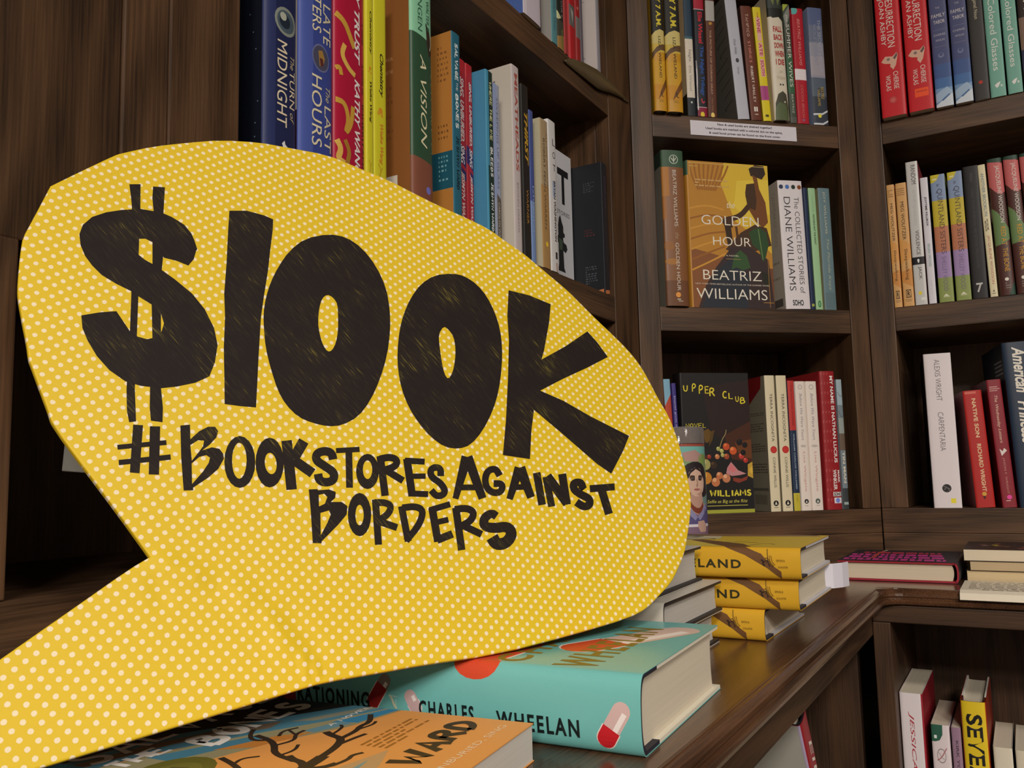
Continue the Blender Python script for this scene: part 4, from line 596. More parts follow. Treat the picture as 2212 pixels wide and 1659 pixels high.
stand('M', .7634, ZT, .0256, .199, .14, 'misty blue grey paperback with yellow dot and white bands, last before the right stile', '6f7890', S=[('R', 0, 1, 0, .15, '5c6890'), ('R', 0, 1, .3, .6, '9a9aa8'), ('R', 0, 1, .42, .58, 'a8a2ac'), ('R', 0, 1, .6, .76, '5a6676'), ('R', 0, 1, .76, 1, '39404c'), ('T', 'THE SECRET LIFE OF', .62, .84, .1, .55, 'a9b0c4'), ('T', 'VIOLET GRANT', .3, .52, .14, .5, '8c96b0'), ('H', 'BEATRIZ', .4, .8, .69, .73, '33302a', 'b'), ('T', 'BEATRIZ', .6, .8, .68, .78, 'c8a83c'), ('T', 'WILLIAMS', .35, .52, .7, .84, 'c8a83c'), ('P', [(0, .905), (.6, .9), (1, .87), (1, .885), (.62, .915), (0, .92)], 'd8dce2'), ('C', .42, .925, .12, 'ece23c'), ('P', [(0, .985), (.6, .985), (1, .955), (1, .97), (.62, 1), (0, 1)], 'd8dce2')], F=[('R', 0, 1, 0, 1, '2c2a48')], group=g)

g = 'books on the middle shelf of the corner bookcase'
stand('M', .4884, ZM, .0060, .195, .12, 'very slim pink and peach book tucked behind the left stile', 'cdb0c4', p=-.035, S=[('R', 0, 1, .6, 1, 'd8b08a')], L=[('R', 0, 1, 0, .5, 'cdb0c4')], group=g)
stand('M', .4964, ZM, .0364, .242, .155, 'thick brown hardcover with green head, spine outward, orange dot near its foot', '8a5a36', hard=True, p=.006, S=[('R', 0, 1, 0, .11, '3f5c46'), ('R', 0, .3, .11, .3, 'b87a34'), ('R', 0, .16, .3, .45, 'a86c30'), ('E', .2, .62, .22, .03, 'a06a38'), ('E', .3, .72, .3, .02, 'b07838'), ('R', 0, 1, .84, 1, '734a30'), ('C', .54, .06, .2, 'cfd4c4'), ('C', .54, .06, .17, '3f5c46'), ('K', [(.42, .05), (.54, .075), (.64, .05)], .04, 'cfd4c4'), ('K', [(.54, .04), (.54, .08)], .04, 'cfd4c4'),
      ('T', 'BEATRIZ WILLIAMS', .46, .62, .13, .495, 'dcd2c4'), ('T', 'the', .47, .65, .535, .575, 'b89a78', 'i'), ('T', 'GOLDEN HOUR', .46, .62, .6, .905, 'dcd2c4'), ('C', .5, .93, .11, 'f0a04a'), ('R', .45, .6, .955, .962, 'cfc4b4'), ('R', .5, .7, .968, .972, 'cfc4b4')], L=[('R', 0, 1, 0, .1, '3c4c42'), ('R', 0, 1, .1, 1, '9a968a')], board='b0a898', group=g)
# face-out copy: spine turned to the left, front cover to the room
m, s0 = FR['M']
S = []
GH = [('R', 0, 1, 0, 1, 'c48a34'), ('P', [(.45, 0), (1, 0), (1, .62), (.8, .5), (.55, .4), (.4, .15)], 'e6c03c'), ('P', [(.6, .12), (1, .1), (1, .34), (.75, .4), (.55, .3)], 'efd04a'), ('R', 0, 1, .72, 1, '7a4a30'), ('P', [(0, .6), (.45, .66), (.3, 1), (0, 1)], '8f5a34')]
for i in range(9): GH.append(('K', [(.02 + .06 * i, .02), (.04 + .05 * i, .1), (.12 + .025 * i, .2)], .022, 'a86c2c'))
for i in range(7): GH.append(('K', [(0, .33 + .07 * i), (.22, .3 + .065 * i), (.42, .33 + .05 * i)], .02, 'a4682e' if i % 2 else 'd89c40'))
GH += [('P', [(.76, .03), (.84, .0), (.95, .005), (.97, .06), (.92, .1), (.84, .085), (.78, .08)], '3a2a20'), ('P', [(.80, .07), (.86, .09), (.88, .17), (.95, .26), (.97, .4), (.9, .44), (.82, .4), (.72, .3), (.70, .2), (.72, .14), (.82, .13)], '7a4a26'), ('P', [(.72, .14), (.82, .13), (.84, .25), (.82, .32), (.73, .3), (.70, .22)], '4a3220'),
       ('K', [(.74, .29), (.62, .37), (.42, .4)], .06, '4a3020'), ('P', [(.38, .4), (.48, .37), (.53, .4), (.52, .45), (.42, .44)], '4a3020'), ('P', [(.42, .44), (.5, .44), (.52, .58), (.45, .57)], '3c2a1e'), ('P', [(.55, .44), (.58, .44), (.60, .57), (.57, .57)], '5a3a22'), ('P', [(.62, .48), (.8, .42), (.95, .44), (1, .56), (.72, .62), (.5, .62), (.42, .6)], '4c3424'), ('P', [(.3, .72), (.5, .58), (.72, .58), (.95, .66), (1, 1), (.06, 1), (.16, .85)], '3e3030'), ('P', [(.3, .75), (.55, .62), (.7, .8), (.66, 1), (.1, 1)], '2f333c'),
       ('P', [(.72, .48), (.78, .45), (.86, .44), (.94, .47), (.96, .56), (.92, .64), (.88, .68), (.84, .6), (.76, .56)], '33502f'), ('P', [(.52, .64), (.6, .6), (.68, .64), (.72, .72), (.62, .74), (.54, .72), (.48, .74)], '3a5a34'), ('P', [(.86, .74), (.94, .76), (.97, .82), (.9, .86), (.86, .8)], '2c2c22'), ('K', [(.84, .45), (.86, .55), (.88, .66)], .012, '6c8a50'),
       ('R', .01, .99, .012, .015, 'e6c878'), ('R', .02, .025, .01, .1, 'e6c878'), ('R', .01, .12, .035, .038, 'e6c878'), ('R', .94, .944, .6, .99, 'd89a40'), ('R', .86, .99, .955, .958, 'd89a40'),
       ('G', .08, .5, .125, .185, 3, 'd9b070'), ('H', 'the', .46, .56, .27, .315, 'f2e8d0', 'i'), ('H', 'GOLDEN', .14, .85, .37, .435, 'f4ecdc', 'l'), ('H', 'HOUR', .27, .74, .515, .575, 'f4ecdc', 'l'), ('H', 'A NOVEL', .42, .58, .638, .648, 'e8dcc4'), ('R', .42, .6, .665, .667, 'd8b060'), ('H', 'BEATRIZ', .13, .85, .745, .81, 'f4ecdc', 'l'), ('H', 'NEW YORK TIMES BESTSELLING AUTHOR OF THE SUMMER WIVES', .03, .94, .835, .845, 'e0d4c0'), ('H', 'WILLIAMS', .04, .91, .87, .94, 'f4ecdc', 'l')]
mg = m @ Matrix.Translation((.5362 - s0, .0342, ZM + .0002)) @ Matrix.Rotation(math.radians(-88), 4, 'Z')
make_book(mg, .033, .2305, .142, 'face-out golden brown hardcover showing a dark seated figure and thin white title', 'c48a34', hard=True, F=GH, S=[('R', 0, 1, 0, .1, '3f5c46')], group=g, gloss=.4)
stand('M', .6950, ZM, .0420, .206, .14, 'thick white paperback with four coloured dots above its tall black title', 'e9e2e6', lean=-.014, S=[('C', .13, .05, .085, '2c3a58'), ('C', .38, .05, .085, '5078c0'), ('C', .63, .05, .085, '26382f'), ('C', .88, .05, .085, '8a4a22'), ('T', 'The COLLECTED STORIES of', .62, .82, .13, .88, '3c3434', 'l'), ('T', 'DIANE WILLIAMS', .2, .46, .13, .86, '2c2628', 'l'), ('H', 'SOHO', .28, .72, .93, .975, '1a181a', 'b')], L=[('R', 0, 1, 0, 1, 'cfc6ba'), ('T', 'CALENDAR OF CLICKS', .86, .92, .08, .5, 'a89c8c'), ('G', .62, .95, .62, .82, 5, 'a89c8c'), ('R', .7, .95, .91, .97, '6a645e')], group=g)
stand('M', .7382, ZM, .0068, .196, .13, 'very slim navy paperback between the thick white and pale green books', '1f2f50', lean=-.012, S=[('C', .5, .965, .35, 'a8b048'), ('T', 'Winter', .3, .7, .1, .3, '3c4c70')], group=g)
stand('M', .7465, ZM, .0123, .196, .13, 'slim pale green paperback with a small green oval at its foot', 'a3cc9c', lean=-.009, S=[('T', 'MORNING BEFORE', .4, .6, .06, .2, '8fb88a'), ('T', 'NOTHING BUT THE NIGHT', .4, .62, .22, .47, '2c4436', 'b'), ('E', .5, .955, .22, .028, '3a7a4c'), ('E', .5, .955, .12, .018, '78b080')], sideL='7c9a78', group=g)
stand('M', .7618, ZM, .0205, .197, .13, 'grey teal paperback with pale capitals and script, last before the right stile', '68828a', S=[('T', 'JOY WILLIAMS', .36, .6, .03, .38, 'c8c4aa'), ('T', 'The Florida Keys', .4, .68, .42, .84, 'b0b49c', 'i'), ('R', .1, .9, .86, .99, '60787e')], sideL='c4b48c', L=[('R', 0, 1, 0, 1, 'b4a684')], group=g)

g = 'books on the base shelf of the corner bookcase'
stand('M', .4930, ZB, .0104, .200, .11, 'slim red paperback with pale blue head just right of the sign edge', 'c04a34', lean=-.03, S=[('R', 0, 1, 0, .09, '86b4cc'), ('P', [(0, .09), (1, .085), (1, .11), (0, .2)], '86b4cc'), ('T', 'TELL THE MACHINE GOODNIGHT', .3, .66, .32, .95, '3a2420')], group=g)
stand('M', .5048, ZB, .0066, .194, .11, 'very slim purple paperback with white side lettering beside the slim red one', '443a86', lean=-.026, S=[('T', 'Daniel gives me a birthday present', .3, .7, .1, .7, 'cfc8e2')], group=g)
SC_ = [('R', 0, 1, 0, 1, '1e1b1c'), ('P', [(.3, .1), (1, .05), (1, .6), (.7, .55), (.4, .4)], '2c1c1a'), ('P', [(.6, .45), (1, .35), (1, .65), (.7, .62)], '4a2818'), ('P', [(.75, .5), (1, .48), (1, .62), (.82, .6)], '6a3c1c')]
def sph(a, b, r, c, hl): return [('C', a, b, r, c), ('C', a - r * .28, b - r * .25, r * .45, hl)]
FR_ = [(.28, .62, .07, '4a2c1a', '6a4226'), (.62, .53, .05, 'c8502a', 'e07a44'), (.72, .56, .055, 'd05a2a', 'e88a50'), (.48, .6, .035, 'c87a4a', 'e6b080'), (.55, .56, .03, 'b8b460', 'd8d48c'), (.5, .545, .03, 'a8a858', 'd0cc88'), (.56, .59, .028, 'b0ac5c', 'd8d48c'), (.62, .6, .04, 'a04a2a', 'c87a4a'), (.84, .6, .04, 'c23c34', 'e06a5a'), (.9, .63, .035, 'b8342e', 'd86050'), (.3, .655, .075, 'a8a060', 'ccc68c'), (.22, .6, .03, '8a2a24', 'b04a3a'), (.36, .6, .03, '9a3428', 'c05a44'),
       (.3, .75, .085, 'c8822c', 'e6aa50'), (.44, .78, .062, 'c87a4c', 'e8ae80'), (.5, .735, .05, 'c47448', 'e4a67a'), (.6, .755, .06, 'c88058', 'e8b08a'), (.42, .66, .05, '3a2a1c', '5a4228'), (.9, .52, .04, '161416', '241e20'), (.82, .5, .045, '181618', '2a2224'), (.87, .575, .04, '141214', '221c1e')]
for q in FR_: SC_ += sph(*q)
SC_ += [('P', [(.62, .68), (.68, .64), (.78, .7), (.9, .725), (.8, .735), (.68, .74), (.6, .72)], 'c88a8c'), ('P', [(.63, .69), (.68, .65), (.76, .7), (.7, .715)], 'd8787c'), ('P', [(.7, .75), (.82, .76), (.93, .74), (.9, .77), (.78, .79), (.7, .775)], '8a3a2a'), ('P', [(.93, .66), (1, .64), (1, .76), (.92, .74)], 'c8a03c'), ('C', 1.0, .7, .05, 'e0b848'), ('K', [(.52, .54), (.56, .48), (.62, .44), (.63, .41)], .012, '9a8a5c'), ('P', [(.28, .42), (.36, .4), (.42, .43), (.36, .5), (.31, .5)], '6a4c1c'), ('P', [(.4, .42), (.46, .41), (.42, .48), (.36, .53)], '5a4018'),
        *[('H', c_, a_, b_, t_, u_, 'e8d43a', 'h') for c_, a_, b_, t_, u_ in (('U', .02, .09, .09, .135), ('P', .15, .21, .075, .135), ('P', .25, .315, .085, .15), ('E', .34, .40, .095, .15), ('R', .405, .49, .105, .17), ('C', .60, .665, .13, .185), ('L', .69, .755, .145, .19), ('U', .79, .845, .17, .21), ('B', .86, .94, .175, .225))], ('H', 'NOVEL', .03, .33, .36, .395, 'c8b83a', 'h'), ('H', 'WILLIAMS', .34, .96, .835, .885, 'e0d040', 'hb'), ('H', 'Selfie as Big as the Ritz', .30, .90, .905, .935, 'd0c85a', 'i'), ('R', .30, .90, .945, .949, 'd0c85a'), ('R', 0, 1, .975, 1, 'a8a83c')]
ms = m @ Matrix.Translation((.5128 - s0, .0322, ZB + .0002)) @ Matrix.Rotation(math.radians(-90), 4, 'Z')
make_book(ms, .028, .210, .113, 'face-out black hardcover with yellow hand lettering over a heap of painted fruit', '1e1b1c', hard=True, F=SC_, group=g, gloss=.4)
def terra(s, w, label, L, **k):
    S = [('T', 'TERRA INCOGNITA', .42, .68, .135, .49, '3a332c'), ('C', .55, .55, .33, 'c02a28'), ('C', .55, .55, .24, 'cc3a34'), ('T', 'CONNIE WILLIS', .42, .66, .605, .825, '3a332c'), ('C', .5, .94, .26, '1f1d1c'), ('P', [(.38, .95), (.5, .925), (.62, .95)], 'e6dcc6'), ('R', .3, .7, .968, .973, '8a8070')]
    stand('M', s, ZB, w, .206, .13, label, 'e2d5b4', S=S, L=L, group=g)
terra(.6510, .0164, 'cream paperback with a red seal, first of two, its grey printed back cover showing', [('R', 0, 1, 0, 1, '97907c'), ('P', [(.6, 0), (.92, 0), (.9, .09), (.6, .2)], '8a1c20'), ('G', .62, .95, .27, .3, 2, '5c564a'), ('G', .6, .95, .35, .42, 4, '5c564a'), ('G', .6, .97, .5, .57, 4, '5c564a'), ('G', .6, .97, .65, .73, 4, '5c564a'), ('R', .6, .97, .83, .85, '6a665c')] + [('R', .64 + .03 * i, .65 + .03 * i, .88, .95, '4a463e') for i in range(10)])
terra(.6704, .0170, 'cream paperback with a red seal, second of two, touching the red and navy one', [('R', 0, 1, 0, 1, '97907c')])
stand('M', .6892, ZB, .0108, .198, .13, 'slim paperback red above, navy below, yellow foot', '24344e', S=[('R', 0, 1, 0, .385, 'c23a34'), ('R', 0, 1, .865, 1, 'c8b83c'), ('T', 'THE DOCTOR STORIES', .4, .6, .03, .35, '8a2826', 'b'), ('T', 'WILLIAM CARLOS WILLIAMS', .4, .62, .41, .835, '97a4b4', 'b'), ('T', 'ND', .4, .6, .88, .93, '8a7c24')], group=g)
def yours(s, w, label, logo):
    S = [('C', .5, .045, .22, 'b0a8a4'), ('C', .5, .045, .16, 'eaddd2'), ('T', 'Before We Were Yours', .38, .64, .095, .46, '8f8a98', 'i'), ('E', .5, .505, .3, .01, 'c8bcb4'), ('T', 'Lisa Wingate', .38, .64, .55, .855, 'cc8a86'), ('C', .5, .93, .22, logo), ('P', [(.4, .94), (.5, .92), (.6, .94)], 'e6dcd0'), ('R', .35, .65, .962, .966, 'a09890')]
    stand('M', s, ZB, w, .197, .13, label, 'ecdfd4', S=S, group=g)
yours(.7018, .0162, 'pale pink white paperback with rose lettering and a black round emblem', '24242e')
yours(.7198, .0182, 'pale pink white paperback with rose lettering and a grey green emblem, beside the gap', '5a645c')
HZ = [('P', [(.05 + .18 * i, .02 + .07 * j), (.11 + .18 * i, .005 + .07 * j), (.14 + .18 * i, .018 + .07 * j), (.08 + .18 * i, .033 + .07 * j)], 'b04a4c') for i in range(3) for j in range(14)]
stand('M', .7450, ZB, .0262, .213, .14, 'red patterned hardcover with bold white capitals near the right stile', '9a2228', hard=True, S=HZ + [('T', 'MY NAME IS NATHAN LUCIUS', .6, .82, .035, .665, 'efe4e0', 'b'), ('T', 'MARK', .76, .9, .72, .81, 'efe4e0', 'b'), ('T', 'WINKLER', .46, .68, .715, .86, 'efe4e0', 'b'), ('R', .4, .95, .875, .905, 'e8e0dc'), ('H', 'SOHO', .44, .92, .878, .902, '24181a', 'b'), ('R', .45, .95, .915, .955, 'e2dce2'), ('C', .68, .935, .14, '7a8cd8')], group=g, gloss=.4)
stand('M', .7726, ZB, .0092, .200, .13, 'slim blue grey marbled paperback with pale capitals, last before the right stile', '7a8890', S=[('R', 0, 1, 0, .2, 'a0b4bc'), ('K', [(.1, .1), (.6, .14), (.9, .12)], .06, '30363c'), ('K', [(.1, .24), (.5, .3), (.9, .28)], .08, '4c565c'), ('R', 0, 1, .3, .42, '96a09c'), ('R', 0, 1, .42, .55, '6a5a4c'), ('T', 'TIN MAN', .3, .72, .56, .8, 'e0d6c0', 'b'), ('R', 0, 1, .84, 1, '3a4042'), ('R', .1, .9, .945, .965, '9ab0ac')], group=g)

# ------------------------------------------------------------------ books in the left bookcase
g = 'books on the middle shelf of the left bookcase'
def lm(s, w, h, D, label, color, **k): return stand('L', s, ZM, w, h, D, label, color, group=g, **k)
lm(.4464, .0345, .240, .155, 'thick midnight navy hardcover with cream serif capitals, first after the left stile', '242a50', hard=True, S=[('R', 0, .3, 0, 1, '2c3460'), ('C', .6, .53, .34, '8a8f86'), ('C', .6, .53, .27, '4a5a66'), ('C', .57, .53, .17, '202a38'), ('C', .52, .515, .1, 'b0b4a4'), ('T', 'MIDNIGHT', .34, .64, .603, .893, 'e6d6b8'), ('T', 'The', .74, .88, .64, .685, 'c8b898', 'i'), ('T', 'TURN', .72, .9, .69, .82, 'e6d6b8'), ('T', 'of', .74, .88, .835, .868, 'c8b898', 'i'), ('P', [(.5, .95), (.58, .938), (.60, .95), (.70, .958), (.62, .966), (.57, .98), (.55, .965)], 'e8e8e8'), ('R', .72, .9, .968, .974, '9aa0b4')],
   L=[('R', 0, 1, 0, 1, '0e1220')] + [('C', .9 + .08 * random.random(), random.random(), .004, '6a7a90') for i in range(10)])
lm(.4838, .0395, .240, .155, 'royal blue hardcover with cream serif capitals and an oval portrait seal', '3c4a92', hard=True, S=[('R', 0, .35, 0, 1, '4a5aa4'), ('T', 'WRITERS', .32, .58, .25, .497, 'e6dab8'), ('T', 'LATE', .64, .88, .38, .526, 'e6dab8'), ('E', .58, .585, .26, .05, '6a6f9a'), ('E', .58, .585, .23, .044, '4a4a60'), ('P', [(.5, .562), (.62, .555), (.7, .58), (.64, .612), (.54, .615)], 'a07a3c'), ('P', [(.54, .585), (.64, .585), (.66, .61), (.57, .615)], '5a2a2a'), ('T', 'HOURS', .31, .6, .655, .907, 'e6dab8'), ('T', 'The', .72, .86, .68, .735, 'cfc4a4', 'i'), ('T', 'LAST', .68, .9, .75, .912, 'e6dab8'), ('P', [(.55, .955), (.63, .942), (.66, .958), (.7, .962), (.62, .975)], 'e8e8e8')],
   L=[('R', 0, 1, 0, 1, '3a1a24'), ('R', .9, 1, .2, .8, 'cfc4b4'), ('G', .93, .995, .25, .75, 14, '4a2a2a'), ('C', .97, .9, .01, 'd8d8d8')])
GD = 'c89a3c'
lm(.5250, .0405, .235, .155, 'crimson hardcover with gold swirls and white slanted capitals', 'b01c3c', hard=True, p=-.001, S=[('T', 'FAMILY TRUST', .6, .78, .05, .515, 'efe2e0', 'bi'), ('T', 'KATHY WANG', .6, .78, .578, .947, 'efe2e0', 'bi'),
   ('K', [(.05, .36), (.3, .38), (.45, .42), (.6, .46)], .14, GD), ('K', [(.3, .465), (.2, .51), (.4, .55), (.62, .565)], .12, 'dab054'), ('K', [(.05, .57), (.16, .56), (.2, .59)], .1, GD), ('K', [(.05, .69), (.3, .69), (.42, .75), (.3, .81), (.5, .76), (.55, .69)], .12, GD), ('K', [(.08, .84), (.2, .87), (.1, .91), (.3, .92)], .14, 'dab054'), ('K', [(.3, .83), (.45, .87), (.35, .92), (.5, .97)], .12, 'a87a2c'), ('K', [(.08, .93), (.25, .95), (.3, .99)], .16, GD),
   ('T', 'a novel', .86, .93, .34, .42, '2a1a1c'), ('T', 'A NOVEL OF', .86, .93, .5, .62, '2a1a1c'), ('T', 'INHERITANCE', .86, .93, .66, .95, '2a1a1c')], board='3a1018')
def chem(s, w, label, p, c2, top):
    lm(s, w, .203, .13, label, 'd6ce2e', p=p, S=[('T', 'Chemistry', .38, .74, .13 + top, .335 + top, '2e2c14', 'bi'), ('C', .5, .40 + top, .16, 'd8902c'), ('C', .35, .415 + top, .1, 'd8a02c'), ('C', .6, .42 + top, .1, 'd8a02c'), ('T', 'Weike Wang', .36, .7, .46 + top, .65 + top, c2, 'bi'), ('K', [(.3, .84), (.5, .86), (.4, .9)], .08, 'c8a428'), ('K', [(.6, .85), (.4, .89)], .08, 'c8a428')])
chem(.5660, .0098, 'slim lime yellow paperback with black author name, touching the crimson hardcover', -.0012, '33301a', 0.02)
chem(.5762, .0180, 'lime yellow paperback with orange author name, wider second copy', -.0012, 'd08a2a', 0.19)
lm(.6170, .0330, .235, .155, 'hardcover with mint head, dark green band and rust foot, tan back cover showing', '33523c', hard=True, p=.012, S=[('R', 0, 1, 0, .265, '8cc8a4'), ('P', [(0, .265), (.5, .27), (1, .28), (1, .26), (0, .26)], '8cc8a4'), ('T', 'WALTER JR', .6, .8, .1, .235, '3c6a50'), ('T', 'INGEN', .25, .45, .1, .25, '3c6a50'), ('P', [(.62, .20), (.8, .22), (.95, .29), (.95, .32), (.8, .34), (.68, .29)], '3a2c26'), ('K', [(.85, .24), (.9, .28), (.82, .31)], .05, 'b0b090'), ('T', 'A VISION', .34, .62, .35, .739, 'e8e0b8', 'i'), ('T', 'THE CRAFTING OF OR', .84, .95, .37, .75, '8f9a6c', 'i'), ('P', [(0, .785), (.5, .79), (1, .80), (1, 1), (0, 1)], '84503e'), ('C', .68, .91, .11, '7a7ad0')],
   L=[('R', 0, 1, 0, 1, '8f5a2c'), ('H', 'SAGA', .80, .87, .355, .37, 'c89a6a'), ('H', 'AND THE', .79, .87, .41, .425, 'c89a6a'), ('G', .78, .88, .48, .72, 8, '7a4c26'), ('R', .77, .9, .855, .96, 'd8d0c4')], board='2c2420')
def salvage(s, w, label, p, mt, L=()):
    lm(s, w, .203, .133, label, '2c6a80', p=p, S=[('T', 'SALVAGE', .3, .72, .056, .25, 'e0ecec', 'hb'), ('T', 'THE', .4, .66, .26, .305, 'c8dcdc', 'h'), ('T', 'BONES', .3, .72, .32, .50, 'e0ecec', 'hb'), ('T', 'JESMYN WARD', .32, .7, .54, .815, '16303a', 'hb')], L=L)
salvage(.6850, .0150, 'teal paperback with white hand lettering, orange back cover showing', .010, 0, [('R', 0, 1, 0, 1, 'bf7f3a'), ('R', 0, 1, .62, .81, '1f5a6c'), ('G', .87, .98, .07, .27, 7, '8a5a2c'), ('G', .87, .97, .48, .57, 3, '7a4c26'), ('G', .87, .97, .64, .78, 6, '7fb0b8')])
salvage(.7004, .0118, 'teal paperback with white hand lettering, second copy next to the red pair', -.006, 0)
def sing(s, w, label):
    lm(s, w, .203, .133, label, 'b82a34', p=-.016, S=[('P', [(0, .46), (1, .50), (1, .60), (0, .56)], '3a2c68'), ('P', [(.4, .60), (1, .62), (1, .67), (.6, .66)], '3a2c68'), ('T', 'SING, UNBURIED,', .34, .78, .10, .46, 'efe0e0', 'bi'), ('T', 'SING', .34, .78, .475, .58, 'efe0e0', 'bi'), ('T', 'JESMYN WARD', .34, .74, .62, .92, 'efd8d4', 'bi')])
sing(.7300, .0185, 'red paperback with purple patch and white slanted letters, nearer of two')
sing(.7496, .0128, 'red paperback with purple patch and white slanted letters, beside the sky blue cover')
lm(.7645, .0150, .198, .133, 'dark green spined paperback with sky blue back cover showing', '1f3a34', S=[('R', 0, .35, 0, .55, '4a94b4'), ('T', 'WHERE THE LINE', .42, .82, .06, .40, 'c8cf9a', 'hb'), ('T', 'BLEEDS', .42, .82, .44, .61, 'e6ecec', 'hb'), ('T', 'JESMYN WARD', .42, .8, .645, .92, 'e0e8ec', 'hb'), ('R', 0, .2, .0, 1, '4a94b4')], sideL='4a90b6')
lm(.7806, .0160, .190, .13, 'pale blue paperback fading to a dark photograph at its foot', 'a9b3cc', p=-.002, S=[('R', 0, .5, 0, .7, '9aa8d0'), ('T', 'SWEEPING UP GLASS', .5, .72, .08, .64, '6a6c84'), ('P', [(.4, .67), (1, .70), (1, 1), (.4, 1)], '6a6258'), ('T', 'CAROLYN WALL', .52, .74, .72, .96, 'd0c8c0'), ('C', .75, .985, .2, 'c23c34')])
lm(.8180, .0170, .226, .14, 'tall white hardback-sized paperback with faded red spine letters and blurbs on its back', 'dad2ce', p=.002, S=[('R', 0, 1, 0, 1, 'cfc4c4'), ('T', 'MEATHEADS', .34, .74, .04, .56, 'b05a4c', 'b'), ('T', 'BROKEN DREAMS', .4, .6, .62, .88, '8f8688')],
   L=[('R', 0, 1, 0, 1, 'd4cabd'), ('G', .74, .86, .07, .09, 1, '6a645e'), ('T', 'PRAISE FOR THE BOOK', .78, .83, .1, .42, '8c8680', 'b'), ('T', 'IN PRAISE', .79, .83, .48, .6, '8c8680', 'b'), ('T', 'HEADS', .79, .83, .66, .76, '8c8680', 'b'), ('R', .76, .83, .78, .82, '1c1a1c'), ('C', .795, .8, .012, 'd8d0c8'), ('C', .795, .8, .006, '1c1a1c')])
lm(.8440, .0160, .213, .14, 'black paperback with golden yellow title letters', '262422', S=[('T', 'THIRST', .3, .78, .157, .46, 'd8aa3c', 'bi'), ('T', 'WARNER', .36, .64, .6, .795, 'b8863a')], sideL='3a3836')
lm(.8608, .0100, .187, .13, 'slim blue paperback between the black and the cream ones', '4a5a9a', S=[('R', 0, 1, .6, 1, '7a94c4'), ('T', 'Ishiguro', .3, .7, .5, .8, 'a8b8d8')])
lm(.8880, .0195, .187, .13, 'tan paperback with yellow dot, cream back cover showing', 'b09a78', S=[('R', 0, 1, .45, 1, 'b08a58'), ('T', 'ROBERT PENN WARREN', .3, .54, .13, .74, '5a4a38'), ('T', 'ALL THE KINGS MEN', .64, .84, .08, .5, 'a87a50'), ('C', .5, .84, .16, 'f0cc3c')], sideL='c9c0a4')
lm(.9086, .0198, .193, .13, 'white paperback standing spine out with widely spaced black capitals', 'dcdada', S=[('H', 'L', .5, .85, .12, .165, '1e1c20'), ('H', 'O', .5, .85, .205, .25, '1e1c20'), ('H', 'T', .5, .85, .29, .335, '1e1c20'), ('P', [(.35, .4), (.8, .42), (.7, .5), (.4, .52)], 'b0bcd8'), ('T', 'BRYAN WASHINGTON', .52, .78, .4, .8, '2a282c', 'b'), ('R', .55, .8, .87, .915, '26242a'), ('K', [(.65, .94), (.7, 1)], .1, 'a05a3c')])
mL = FR['L'][0]
ml = mL @ Matrix.Translation((.9305, .0500 + .0195, ZM + .0002)) @ Matrix.Rotation(math.radians(-90), 4, 'Z')
make_book(ml, .0190, .203, .1405, 'face-out white paperback with one big black capital and a standing dark figure', 'd6d6dc', group=g, F=[('H', 'L', .1, .3, .1, .33, '1c1a1e', 'b'), ('H', 'O', .36, .6, .1, .33, '1c1a1e', 'b'), ('H', 'T', .69, .93, .12, .37, '1c1a1e', 'b'), ('H', 'STORIES', .66, .94, .42, .45, '3a383c'),
   ('P', [(.70, .48), (.73, .455), (.76, .5), (.79, .53), (.79, .57), (.82, .58), (.82, .6), (.78, .61), (.79, .64), (.85, .65), (.87, .68), (.83, .71), (.78, .7), (.79, .82), (.82, .85), (.66, .85), (.68, .8), (.68, .66), (.65, .63), (.68, .6), (.68, .53)], '26282a'), ('P', [(.69, .62), (.77, .63), (.76, .7), (.7, .7)], '4a5a48'), ('H', 'WASHINGTON', .12, .92, .905, .95, '2a282c'), ('R', 0, .12, .9, .95, 'd6d6dc')])
lm(1.0745, .0170, .190, .13, 'black paperback with grey blurbs and orange specks at its foot, last before the corner', '20222a', p=-.004, S=[('T', 'purple title', .4, .6, .1, .35, '6a4a7a'), ('P', [(.1, .97), (.8, .96), (.9, .985), (.1, 1)], 'c87a4a')], L=[('R', 0, 1, 0, 1, '1d2026'), ('G', .78, .92, .14, .22, 5, '4c505a'), ('G', .78, .9, .5, .56, 3, '6a2a2c'), ('G', .78, .92, .78, .92, 8, '5a5e68'), ('P', [(.92, .965), (.99, .96), (.99, .99), (.95, .98)], 'c87a4a')])

g = 'books on the top shelf of the left bookcase'
def lt(s, w, h, D, label, color, **k): return stand('L', s, ZT, w, h, D, label, color, group=g, **k)
lt(.8473, .0440, .22, .14, 'white spined book with a small maroon rectangle, blue back cover showing above the shelf', 'd6ccd8', S=[('P', [(.42, .72), (.62, .735), (.62, .83), (.42, .80)], '6a1430'), ('R', .1, .16, 0, 1, 'e6dee4')], sideL='5470b4', p=.004)
lt(.8930, .0140, .22, .13, 'book striped maroon and black with a yellow patch at its foot', '2a2024', p=-.004, S=[('P', [(0, .70 + .09 * i), (1, .66 + .09 * i), (1, .705 + .09 * i), (0, .745 + .09 * i)], '7a3434') for i in range(3)] + [('R', 0, .5, .88, .96, 'e0d094')])
lt(.9270, .0160, .22, .13, 'teal spined book with pale grey back cover showing', '5f959c', S=[('P', [(0, .62), (1, .62), (.6, .7), (0, .68)], 'd8825c'), ('T', 'Wilder Than', .36, .64, .68, .92, '3c6474')], sideL='a8a49e')
